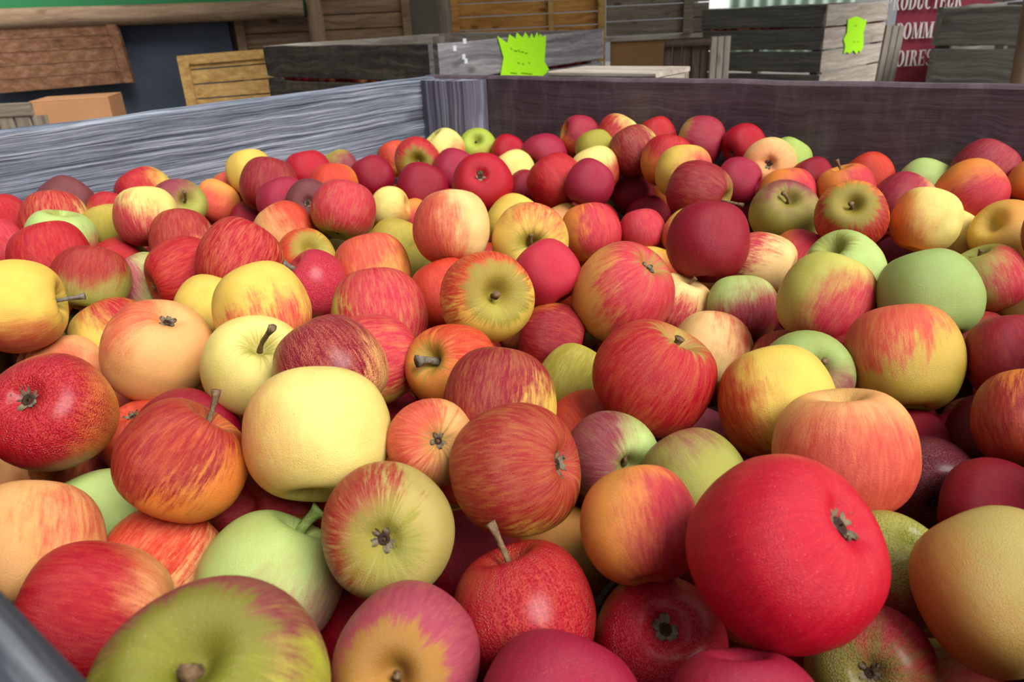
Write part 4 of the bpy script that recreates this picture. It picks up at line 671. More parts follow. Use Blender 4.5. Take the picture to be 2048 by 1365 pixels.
([0.7442, -0.159, 0.6602], 0.0317, [0.9637, -0.2514, 0.0171, -0.0879], 'PY', 'OR', [-0.782, -0.493, -0.381], 0.35, 0.2, 97, [0.25, 0.1, 0.0, 0.4], None, 0, 1.07, 0, 'pale yellow apple with orange left side, upper right'),
([0.7629, -0.1114, 0.6377], 0.0268, [-0.9446, 0.2608, -0.1223, 0.1572], 'PY', 'PY', [0.425, -0.886, -0.184], 0.0, 0.0, 98, [0.25, 0.1, 0.0, 0.15], None, 0, 1.07, 0, 'pale yellow bulge between two yellow-orange apples at upper right'),
([0.8123, -0.1374, 0.6497], 0.033, [0.5446, 0.4789, 0.0959, -0.6818], 'OR2', 'Y', [0.346, -0.342, 0.873], 0.3, 0.1, 99, [0.2, 0.1, 0.0, 0.15], None, 0, 1.0, 0, 'yellow-orange apple with creased hollow at right picture edge'),
([0.8015, -0.0398, 0.6297], 0.0308, [-0.2536, 0.1365, -0.931, 0.2243], 'MV', 'PRD', [0.191, -0.963, 0.189], 0.9, 0.2, 100, [0.25, 0.1, 0.0, 0.15], None, 0, 1.07, 0, 'mauve apple behind the yellow-orange apple with creased hollow'),
([0.7649, -0.0653, 0.6708], 0.0327, [0.3067, 0.5002, -0.7841, -0.2022], 'OR', 'PR', [0.022, -0.995, 0.099], 0.55, 0.4, 101, [0.25, 0.1, 0.0, 0.15], None, 0.14, 1.12, 0, 'orange-red apple lying on its side near right edge of bin'),
([0.7654, 0.0106, 0.6807], 0.0331, [-0.5775, 0.2986, 0.0247, 0.7594], 'GY', 'PRD', [0.786, -0.319, 0.53], 0.7, 0.4, 102, [0.25, 0.1, 0.0, 0.15], None, 0, 1.07, 0, 'large dusky pink apple, highest at right against back board'),
([0.8133, -0.0157, 0.6751], 0.0245, [0.2575, 0.7716, -0.5815, -0.011], 'OR', 'OR', [0.959, 0.21, 0.189], 0.0, 0.0, 103, [0.25, 0.1, 0.0, 0.15], None, 0, 1.07, 0, 'orange sliver at right edge beside large dusky pink one'),
([0.7091, 0.0129, 0.6569], 0.0309, [0.2335, 0.9603, -0.1091, -0.1065], 'PG', 'PR', [0.204, 0.05, 0.978], 0.35, 0.2, 104, [0.25, 0.1, 0.0, 0.15], None, 0, 1.07, 0, 'pale green and pink apple against back board near right'),
([0.7108, -0.0938, 0.659], 0.0325, [0.1767, 0.1793, 0.2739, 0.9283], 'PK', 'PRD', [0.443, 0.685, -0.579], 0.75, 0.3, 105, [0.25, 0.1, 0.0, 0.15], None, 0, 1.07, 0, 'rose-red apple paling at its right, below pale green and pink one'),
([0.6481, 0.0168, 0.6634], 0.0271, [-0.3261, -0.5918, -0.7242, -0.1378], 'OR', 'OB', [-0.489, 0.819, -0.3], 0.5, 0.2, 106, [0.25, 0.1, 0.0, 0.15], None, 0, 1.07, 0, 'small orange-red apple against dark back board, right part'),
([0.6455, -0.0708, 0.663], 0.0316, [0.5237, -0.0916, -0.1283, 0.8372], 'OR', 'PR', [-0.543, -0.753, -0.372], 0.45, 0.4, 107, [0.25, 0.1, 0.0, 0.15], [[0, 0, 0.49], [0.009, 0.076, 1.107], 0.055, 0], 0, 1.0, 0, 'orange and pink apple with tiny upright stem near back board'),
([0.5998, -0.0447, 0.6677], 0.0237, [0.9518, -0.0964, -0.2874, -0.0466], 'CR', 'CR', [0.378, -0.907, -0.187], 1.0, 0.2, 108, [0.12, 0.1, 0.0, 0.15], None, 0, 1.07, 0, 'small crimson apple behind between peach and orange pink ones'),
([0.5481, -0.0417, 0.6781], 0.0317, [0.4776, -0.7058, 0.3228, 0.4118], 'PK3', 'PK', [0.043, -0.047, -0.998], 0.3, 0.1, 109, [0.25, 0.1, 0.0, 0.15], None, 0.14, 1.0, 0, 'pale peach apple whose calyx faces viewer, near back board'),
([0.5502, 0.0154, 0.674], 0.0284, [-0.8971, 0.2857, -0.0754, 0.3284], 'G', 'G', [0.841, -0.51, -0.183], 0.0, 0.0, 110, [0.25, 0.1, 0.0, 0.15], None, 0, 1.07, 0, 'green sliver behind the pale peach apple with calyx'),
([0.5907, -0.0956, 0.6565], 0.0317, [-0.8091, 0.1169, 0.2037, 0.5387], 'OR', 'PR', [0.312, 0.9, -0.305], 0.45, 0.3, 111, [0.25, 0.1, 0.0, 0.15], None, 0, 1.07, 0, 'yellow-orange apple with pink right, above dull green one with mauve top'),
([0.4915, 0.0145, 0.6882], 0.0279, [0.8009, -0.55, 0.177, -0.1569], 'CR', 'R', [0.714, -0.449, -0.537], 1.0, 0.3, 112, [0.12, 0.1, 0.0, 0.15], None, 0.14, 1.0, 0, 'bright red apple against back board, left of pale peach one'),
([0.4327, 0.0098, 0.6904], 0.0339, [-0.415, 0.4397, 0.4639, -0.6475], 'OLG', 'PRD', [-0.206, -0.194, -0.959], 0.75, 0.3, 113, [0.25, 0.1, 0.0, 0.15], None, 0, 1.0, 0, 'rose apple with olive left cheek, tallest against back board centre'),
([0.5322, -0.0958, 0.6662], 0.0286, [0.2809, -0.7341, 0.1935, -0.5872], 'CR', 'PRD', [0.799, 0.582, 0.153], 1.0, 0.3, 114, [0.12, 0.1, 0.0, 0.15], None, 0, 1.0, 0, 'plum red apple right of the wide rose-red one with side stem'),
([0.5123, -0.1613, 0.6639], 0.0354, [0.0612, 0.7675, 0.1659, 0.6162], 'GY', 'CR', [-0.277, 0.693, -0.665], 0.9, 0.3, 115, [0.25, 0.1, 0.0, 0.15], [[0, 0, 0.549], [0.063, 0.001, 1.473], 0.055, 0], 0, 1.12, 0, 'wide rose-red apple with stem pointing right'),
([0.4691, -0.1127, 0.6749], 0.0336, [0.1878, -0.1221, 0.1835, 0.9572], 'Y', 'PR', [-0.779, -0.461, -0.425], 0.35, 0.2, 116, [0.25, 0.1, 0.0, 0.15], None, 0, 1.07, 0, 'yellow apple with pink right, behind wide rose-red one'),
([0.4243, -0.0668, 0.6767], 0.0337, [-0.597, 0.1773, -0.1235, -0.7726], 'OR', 'R', [-0.47, -0.385, 0.794], 0.45, 0.6, 117, [0.25, 0.1, 0.0, 0.15], None, 0, 1.07, 0, 'orange apple with red top, back centre right'),
([0.3635, -0.0436, 0.681], 0.0346, [-0.3126, 0.0165, -0.9495, 0.0215], 'PY', 'CR', [0.465, -0.861, -0.206], 0.78, 0.5, 118, [0.25, 0.1, 0.0, 0.15], None, 0, 1.07, 0, 'dark red apple with creamy upper right patch, back centre'),
([0.3627, 0.0156, 0.6906], 0.0282, [-0.8998, 0.1474, 0.2086, -0.3537], 'OR', 'R', [-0.262, -0.946, -0.191], 0.8, 0.4, 119, [0.25, 0.1, 0.0, 0.15], None, 0, 1.07, 0, 'small orange-red apple behind dark red and creamy one'),
([0.3043, 0.0113, 0.6871], 0.0324, [0.1931, 0.8693, 0.3803, -0.2497], 'PY', 'R', [-0.627, 0.02, 0.779], 0.6, 0.4, 120, [0.25, 0.1, 0.0, 0.15], None, 0, 1.07, 0, 'red apple with yellow crown against back board'),
([0.2365, 0.0127, 0.6862], 0.031, [0.5119, 0.541, 0.0712, -0.6634], 'OR', 'PRD', [-0.499, 0.754, -0.428], 0.65, 0.3, 121, [0.25, 0.1, 0.0, 0.15], None, 0, 1.0, 0, 'coral red apple with creased left side against back board'),
([0.3005, -0.0447, 0.6794], 0.027, [-0.126, 0.5508, -0.8039, 0.1858], 'OL', 'OL', [0.587, -0.785, 0.199], 0.0, 0.0, 122, [0.25, 0.1, 0.0, 0.15], None, 0, 1.07, 0, 'olive green sliver between two red apples at back board'),
([0.3316, -0.0951, 0.6609], 0.0322, [0.148, 0.916, 0.3126, 0.2032], 'PY', 'R', [0.726, 0.249, 0.642], 0.25, 0.2, 123, [0.25, 0.1, 0.0, 0.15], None, 0, 1.07, 0, 'cream yellow apple with faint seam, back centre'),
([0.3754, -0.1741, 0.6634], 0.0298, [-0.6504, 0.1189, -0.2997, -0.6877], 'CR', 'PRD', [-0.859, -0.478, -0.182], 1.0, 0.5, 124, [0.12, 0.1, 0.0, 0.15], None, 0, 1.07, 0, 'rose-red apple just right of the glossy crimson one, back centre'),
([0.3141, -0.1585, 0.6561], 0.0368, [-0.3119, 0.374, -0.8654, 0.1184], 'OR', 'R', [-0.571, -0.802, -0.173], 0.88, 0.5, 125, [0.25, 0.1, 0.0, 0.15], None, 0, 1.07, 0, 'glossy crimson apple with orange lower left edge, back centre'),
([0.2088, -0.0379, 0.6598], 0.0355, [-0.7064, 0.6081, -0.235, -0.2756], 'CR', 'PRD', [0.229, -0.605, -0.762], 1.0, 0.3, 126, [0.12, 0.1, 0.0, 0.15], None, 0.14, 1.0, 0, 'dusty rose apple with side calyx, behind glossy crimson one'),
([0.0942, 0.0167, 0.653], 0.0272, [0.2853, 0.9552, -0.0039, -0.0788], 'CR', 'R', [0.627, 0.756, 0.188], 1.0, 0.2, 127, [0.12, 0.1, 0.0, 0.15], None, 0, 1.07, 0, 'small red apple behind right of lime green one near corner post'),
([0.1988, -0.0989, 0.6502], 0.03, [-0.2343, 0.664, -0.6808, 0.202], 'PY', 'PY', [0.754, -0.633, 0.177], 0.0, 0.0, 128, [0.25, 0.1, 0.0, 0.15], None, 0, 1.07, 0, 'small pale yellow apple between crimson ones, back centre'),
([0.2419, -0.1279, 0.6336], 0.0272, [0.33, 0.9374, -0.0487, -0.1005], 'CR', 'CR', [0.669, 0.722, 0.178], 1.0, 0.2, 129, [0.12, 0.1, 0.0, 0.15], None, 0, 1.07, 0, 'small shaded crimson apple left of glossy crimson one'),
([0.0356, 0.0105, 0.6557], 0.0331, [-0.4884, -0.4112, 0.1469, -0.7555], 'GL', 'PR', [-0.895, -0.402, -0.194], 0.25, 0.3, 130, [0.3, 0.1, 0.0, 0.15], [[0, 0, 0.49], [0.03, 0.02, 0.62], 0.05, 0], 0, 1.0, 0, 'lime green apple with hollow, in front of corner post'),
([0.0291, -0.0646, 0.6652], 0.0336, [-0.2726, -0.2273, -0.1832, 0.9168], 'PY', 'SB', [-0.365, 0.481, -0.797], 0.2, 0.2, 131, [0.5, 0.1, 0.0, 0.15], [[0, 0, 0.49], [0.03, 0.02, 0.62], 0.05, 0], 0, 1.0, 0, 'yellow apple with dark hollow, left of lime green one'),
([0.051, -0.1451, 0.6609], 0.0352, [0.7436, 0.5403, 0.3739, 0.1236], 'OLY', 'R', [-0.123, 0.945, 0.304], 0.58, 0.5, 132, [0.8, 0.1, 0.0, 0.15], [[0, 0, 0.49], [0.03, 0.02, 0.62], 0.05, 0], 0, 1.0, 0, 'orange-red apple with greenish hollow facing viewer, near corner post'),
([-0.0521, -0.0954, 0.6478], 0.0297, [-0.1012, -0.2365, 0.028, 0.9659], 'Y', 'OB', [-0.076, 0.7, 0.71], 0.5, 0.4, 133, [0.25, 0.1, 0.0, 0.15], None, 0, 1.07, 0, 'small orange-yellow apple touching left board near corner post'),
([0.114, -0.1319, 0.6492], 0.0333, [-0.9538, 0.2883, -0.012, 0.0842], 'CR', 'PRD', [0.784, -0.59, -0.192], 1.0, 0.2, 134, [0.12, 0.1, 0.0, 0.15], None, 0, 1.07, 0, 'dusty crimson apple behind left of crimson one with brown calyx'),
([0.3012, -0.2882, 0.6782], 0.0354, [0.4791, -0.6229, -0.6116, -0.0919], 'CR', 'R', [-0.206, 0.292, -0.934], 1.0, 0.5, 135, [0.12, 0.1, 0.0, 0.15], None, 0.14, 1.0, 0, 'crimson apple with brown calyx on top, back middle'),
([0.1078, -0.1968, 0.6351], 0.0365, [-0.246, -0.8473, -0.4531, 0.1277], 'CR', 'CR', [-0.186, 0.963, 0.197], 1.0, 0.2, 136, [0.12, 0.1, 0.0, 0.15], None, 0, 1.07, 0, 'round dark crimson apple above the pale cream and peach one'),
([0.2207, -0.1746, 0.6085], 0.0325, [0.2393, -0.2913, -0.0526, 0.9247], 'CR', 'PRD', [-0.922, 0.339, -0.185], 1.0, 0.4, 137, [0.12, 0.1, 0.0, 0.15], None, 0, 1.07, 0, 'rosy apple below the crimson one with brown calyx'),
([0.0124, -0.2038, 0.645], 0.0323, [-0.6831, -0.2393, 0.1625, 0.6706], 'CR', 'CR', [0.657, 0.732, -0.179], 1.0, 0.2, 138, [0.12, 0.1, 0.0, 0.15], None, 0, 1.07, 0, 'dark crimson apple close to left board, left of dark crimson round one'),
([-0.0488, -0.1346, 0.5926], 0.0328, [-0.0687, 0.0906, 0.3461, 0.9313], 'OR', 'OB', [-0.625, 0.76, -0.179], 0.7, 0.5, 139, [0.25, 0.1, 0.0, 0.15], None, 0, 1.07, 0, 'small orange-red sliver left of round dark crimson apple'),
([0.1397, -0.2889, 0.6315], 0.0279, [-0.7176, 0.2424, -0.6293, -0.174], 'PY', 'OR', [0.324, -0.145, 0.935], 0.15, 0.0, 140, [0.25, 0.1, 0.0, 0.15], None, 0, 1.0, 0, 'pale yellow apple with side crease, right of red over green apple'),
([0.132, -0.244, 0.6056], 0.027, [-0.6697, 0.2096, 0.1761, -0.6903], 'OR', 'PR', [-0.503, -0.004, -0.864], 0.5, 0.2, 141, [0.25, 0.1, 0.0, 0.15], None, 0, 1.07, 0, 'tiny orange sliver left of the pale cream and peach apple'),
([0.2162, -0.3581, 0.6098], 0.0327, [-0.1103, -0.4872, 0.8213, -0.2756], 'OLY', 'OL', [0.241, -0.95, 0.199], 0.2, 0.1, 142, [0.25, 0.1, 0.0, 0.15], None, 0, 1.07, 0, 'olive yellow apple below the pale yellow one with side crease'),
([0.3534, -0.5138, 0.6471], 0.0353, [0.8345, -0.2312, -0.1496, 0.4773], 'OR2', 'SB', [-0.311, -0.566, 0.764], 0.35, 0.9, 143, [0.25, 0.1, 0.0, 0.15], None, 0, 1.07, 0, 'orange-peach apple with fine streaks, behind large pink streaked one'),
([0.241, -0.4473, 0.6759], 0.0344, [0.3056, -0.1489, 0.2609, 0.9036], 'OLG', 'PR', [-0.594, 0.027, 0.804], 0.68, 0.8, 144, [0.25, 0.5, 0.0, 0.15], None, 0.14, 1.0, 0, 'red over green apple with calyx facing down, upper middle left'),
([0.1706, -0.4381, 0.672], 0.0274, [-0.5398, 0.7359, 0.2814, -0.2965], 'CR', 'MVD', [0.075, 0.02, -0.997], 0.9, 0.3, 145, [0.12, 0.1, 0.0, 0.15], None, 0.14, 1.0, 0, 'shaded maroon apple with pale calyx left of red over green one'),
([0.0576, -0.3125, 0.6545], 0.0333, [-0.0749, -0.0968, 0.2178, 0.9683], 'OR', 'OB', [0.087, 0.772, -0.63], 0.75, 0.4, 146, [0.25, 0.1, 0.0, 0.15], None, 0, 1.07, 0, 'orange-red apple behind the red over green one'),
([-0.0486, -0.2713, 0.6593], 0.0331, [0.9795, -0.0495, -0.1931, -0.0276], 'CR', 'R', [0.819, -0.537, -0.202], 1.0, 0.2, 147, [0.12, 0.1, 0.0, 0.15], None, 0, 1.07, 0, 'bright crimson apple touching left board, upper left middle'),
([-0.0538, -0.2086, 0.6529], 0.0281, [0.0232, 0.9424, 0.2158, 0.2545], 'OL', 'MV', [0.681, 0.072, 0.728], 0.5, 0.2, 148, [0.25, 0.1, 0.0, 0.15], None, 0, 1.07, 0, 'small dull mauve-green apple touching the left board'),
([0.0574, -0.4092, 0.6775], 0.0354, [0.5152, -0.0353, -0.2477, -0.8197], 'OLY', 'CR', [-0.148, 0.758, 0.636], 0.86, 0.4, 149, [0.25, 0.1, 0.0, 0.15], None, 0, 1.07, 0, 'large crimson apple with yellow-green spot at lower left'),
([0.1154, -0.4322, 0.6647], 0.0313, [-0.1801, 0.429, -0.8755, 0.1305], 'CR', 'PRD', [-0.059, -0.978, 0.199], 1.0, 0.6, 150, [0.12, 0.1, 0.0, 0.15], None, 0, 1.07, 0, 'rose-crimson apple in front of the one with yellow-green spot'),
([-0.0034, -0.3953, 0.6841], 0.0303, [-0.0662, 0.8507, -0.4869, 0.1867], 'Y', 'Y', [0.872, -0.446, 0.201], 0.0, 0.0, 151, [0.25, 0.1, 0.0, 0.15], None, 0, 1.07, 0, 'yellow apple against left board behind large crimson one'),
([-0.052, -0.3939, 0.6536], 0.0298, [-0.1755, 0.3978, -0.8934, 0.1129], 'OR', 'SB', [-0.186, -0.962, 0.2], 0.4, 0.2, 152, [0.25, 0.1, 0.0, 0.15], None, 0, 1.07, 0, 'orange sliver beneath yellow apple at left board'),
([-0.0198, -0.4397, 0.6525], 0.0288, [-0.6871, 0.2185, 0.2444, 0.6484], 'OR2', 'SB', [0.373, 0.335, -0.866], 0.4, 0.2, 153, [0.25, 0.1, 0.0, 0.15], None, 0, 1.07, 0, 'smooth peach-orange apple left of large crimson one'),
([0.1902, -0.4884, 0.6556], 0.0317, [-0.2152, 0.7773, -0.5571, 0.1978], 'PK2', 'OB', [-0.221, -0.946, -0.238], 0.35, 0.4, 154, [0.25, 0.1, 0.0, 0.15], None, 0, 1.07, 0, 'peach apple with orange top, behind large streaked red one'),
([0.2441, -0.506, 0.6378], 0.0306, [0.8055, -0.0798, 0.4171, -0.4133], 'OLY', 'OB', [0.229, -0.882, 0.411], 0.5, 1.0, 155, [0.8, 0.1, 0.0, 0.15], None, 0, 1.0, 0, 'streaked orange apple with pale green patch, above pinkish red stemmed one'),
([0.0257, -0.4253, 0.6309], 0.026, [0.8869, -0.2391, -0.168, -0.3578], 'CR', 'CR', [0.959, 0.201, -0.199], 1.0, 0.2, 156, [0.12, 0.1, 0.0, 0.15], None, 0, 1.07, 0, 'small crimson sliver below large crimson apple with spot'),
([-0.0521, -0.4283, 0.6084], 0.0297, [-0.883, 0.3538, -0.1003, -0.2917], 'Y', 'Y', [0.386, -0.904, -0.183], 0.0, 0.0, 157, [0.25, 0.1, 0.0, 0.15], None, 0, 1.07, 0, 'small yellow sliver above the large streaked red apple'),
([0.1738, -0.5949, 0.6705], 0.0305, [0.2735, -0.2251, 0.0984, 0.93], 'PK', 'RD', [-0.612, 0.418, 0.672], 0.6, 0.5, 158, [0.25, 0.1, 0.0, 0.15], None, 0, 1.07, 0, 'coral apple with red shoulder, behind fiery red one'),
([0.1177, -0.598, 0.6877], 0.0311, [-0.8602, 0.0219, 0.2246, 0.4573], 'PY', 'PR', [0.437, -0.448, -0.78], 0.45, 0.5, 159, [0.25, 0.1, 0.0, 0.15], None, 0, 1.07, 0, 'pale yellow apple with red lower left, near left board'),
([0.0121, -0.507, 0.6671], 0.0316, [-0.2143, -0.5476, -0.13, -0.7983], 'OLG', 'MV', [0.469, 0.854, 0.226], 0.35, 0.2, 160, [0.4, 0.1, 0.0, 0.15], [[0, 0, 0.49], [0.206, 0.231, 1.014], 0.055, 0], 0, 1.0, 0, 'olive apple with mauve crown and short stem, near left board'),
([-0.0487, -0.5133, 0.6757], 0.033, [0.1384, 0.5291, 0.8008, 0.2441], 'Y', 'R', [-0.869, -0.352, -0.349], 0.62, 0.2, 161, [0.25, 0.1, 0.0, 0.15], None, 0, 1.07, 0, 'half red half yellow apple touching the left board'),
([-0.0049, -0.5794, 0.6714], 0.0241, [-0.1159, -0.454, 0.822, -0.3236], 'Y', 'R', [0.202, -0.55, -0.81], 0.45, 0.2, 162, [0.25, 0.1, 0.0, 0.15], None, 0, 1.07, 0, 'small yellow apple with red top touching left board'),
([0.0432, -0.6059, 0.6675], 0.0253, [0.0929, 0.9396, 0.2705, 0.1879], 'OLY', 'OL', [0.567, 0.799, 0.201], 0.2, 0.0, 163, [0.25, 0.1, 0.0, 0.15], None, 0, 1.07, 0, 'dull yellow-green apple between green one and pale yellow red one'),
([-0.0503, -0.6046, 0.6824], 0.0315, [-0.8381, 0.374, -0.1387, -0.3722], 'RD', 'MVD', [-0.149, -0.882, -0.447], 0.8, 0.3, 164, [0.25, 0.1, 0.0, 0.15], None, 0, 1.07, 0, 'shaded brownish-mauve apple touching left board, far left'),
([0.0001, -0.6393, 0.6777], 0.0328, [-0.4203, -0.1166, 0.1922, 0.8791], 'PY', 'R', [0.522, 0.725, 0.45], 0.66, 0.7, 165, [0.25, 0.1, 0.0, 0.15], None, 0, 1.07, 0, 'red apple fading to yellow at lower right, far left'),
([0.0597, -0.6596, 0.6707], 0.0336, [0.7083, -0.1053, -0.0293, -0.6974], 'PG', 'PR', [-0.489, 0.657, -0.574], 0.18, 0.5, 166, [0.5, 0.1, 0.0, 0.15], None, 0, 1.0, 0, 'pale green apple with broad hollow, far left'),
([0.1342, -0.6996, 0.674], 0.0341, [-0.0713, 0.2256, -0.0725, -0.9689], 'OR', 'R', [-0.381, 0.009, -0.925], 0.92, 0.5, 167, [0.25, 0.1, 0.0, 0.15], None, 0, 1.07, 0, 'large red apple with orange tinge on top, far left, before pale green one'),
([-0.0568, -0.6669, 0.68], 0.0252, [0.1311, 0.5752, 0.7866, 0.182], 'OR', 'R', [-0.669, 0.554, -0.496], 0.75, 0.5, 168, [0.25, 0.1, 0.0, 0.15], None, 0, 1.07, 0, 'red-orange apple at left picture edge near left board'),
([-0.0174, -0.6922, 0.6617], 0.0275, [0.2553, -0.3517, 0.9004, 0.02], 'PK', 'PR', [-0.514, -0.839, 0.178], 0.7, 0.5, 169, [0.25, 0.1, 0.0, 0.15], None, 0, 1.07, 0, 'rosy apple cut off by left picture edge'),
([0.097, -0.623, 0.6384], 0.0308, [-0.2461, 0.3613, 0.3357, 0.8344], 'OLG', 'R', [-0.325, 0.812, -0.485], 0.85, 0.3, 171, [0.4, 0.1, 0.0, 0.15], [[0, 0, 0.49], [0.552, 0.224, 0.648], 0.055, 2], 0, 1.0, 0, 'dark pink apple with grey stem lying across it, left part'),
([0.358, -0.0341, 0.6183], 0.0294, [0.7746, -0.3584, -0.0267, -0.5205], 'CR', 'CR', [0.98, 0.105, -0.17], 1.0, 0.2, 177, [0.12, 0.1, 0.0, 0.15], None, 0, 1.07, 0, 'shaded maroon apple below dark red and creamy one, back centre'),
([0.3905, 0.013, 0.6122], 0.0308, [-0.0912, 0.3332, -0.0166, -0.9383], 'OC', 'OR', [-0.613, 0.77, -0.178], 0.4, 0.2, 178, [0.25, 0.1, 0.0, 0.15], None, 0, 1.07, 0, 'shaded orange sliver left of wide rose-red apple'),
([0.2731, -0.3713, 0.5915], 0.0314, [0.2638, 0.5473, 0.7677, 0.2038], 'OLY', 'OL', [-0.861, 0.476, 0.176], 0.3, 0.2, 184, [0.25, 0.1, 0.0, 0.15], None, 0, 1.07, 0, 'shaded olive-yellow apple below the pale cream and peach one'),
([0.7516, -0.42, 0.6116], 0.0235, [-0.4495, -0.3976, -0.7992, -0.0343], 'OR', 'RD', [-0.935, -0.31, 0.174], 0.7, 0.4, 186, [0.25, 0.1, 0.0, 0.15], None, 0, 1.07, 0, 'shaded red-orange sliver left of large golden olive apple'),
([0.8097, -0.4677, 0.5909], 0.0235, [-0.4277, -0.2658, -0.8527, 0.1393], 'CR', 'CR', [-0.735, -0.65, 0.191], 1.0, 0.2, 187, [0.12, 0.1, 0.0, 0.15], None, 0, 1.07, 0, 'bright crimson sliver between salmon apple and shaded dusky one'),
([0.2709, -0.7583, 0.6203], 0.0278, [0.2612, -0.2073, 0.9378, -0.0962], 'PK', 'SB', [-0.727, -0.658, 0.193], 0.2, 0.2, 188, [0.25, 0.1, 0.0, 0.15], None, 0, 1.07, 0, 'peach sliver between big yellow apple and big crimson one at left'),
([0.4971, 0.0204, 0.5857], 0.0237, [0.0453, -0.7459, 0.6021, -0.2812], 'CR', 'CR', [0.967, -0.165, 0.197], 1.0, 0.2, 190, [0.12, 0.1, 0.0, 0.15], None, 0, 1.07, 0, 'tiny crimson sliver right of big dark crimson apple'),
([0.2928, -0.2087, 0.5449], 0.0306, [0.7159, -0.3616, -0.1475, -0.5788], 'PR', 'PR', [0.906, 0.386, -0.172], 1.0, 0.3, 191, [0.25, 0.1, 0.0, 0.15], None, 0, 1.07, 0, 'small rosy sliver under the yellow apple with centred stem')
]
for (loc, rad, q, base, blush, bd, cov, st, sd, ex, stem, cal, tall, big, label) in APPLES:
    me = apple_mesh('apple', sd, 56 if big else 36, 44 if big else 30, tall)
    o = D.objects.new('apple', me); COL.objects.link(o); o.location = loc; o.scale = (rad,)*3
    o.rotation_mode = 'QUATERNION'; o.rotation_quaternion = q; tag(o, label, 'apple', 'apples in the big bin')
    set_skin(o, base, blush, bd, cov, st, sd*3.7, ex[0], ex[1], ex[2], pcol={53:'MUST',1:'PDK',30:'OLG',132:'PDK'}.get(sd), specks=ex[3])
    if stem: stem_obj(o, stem[0], stem[1], stem[2], {0:STEM,1:STEMG,2:STEMGREY}[stem[3]])
    if cal: calyx_obj(o, cal, sd, tall)
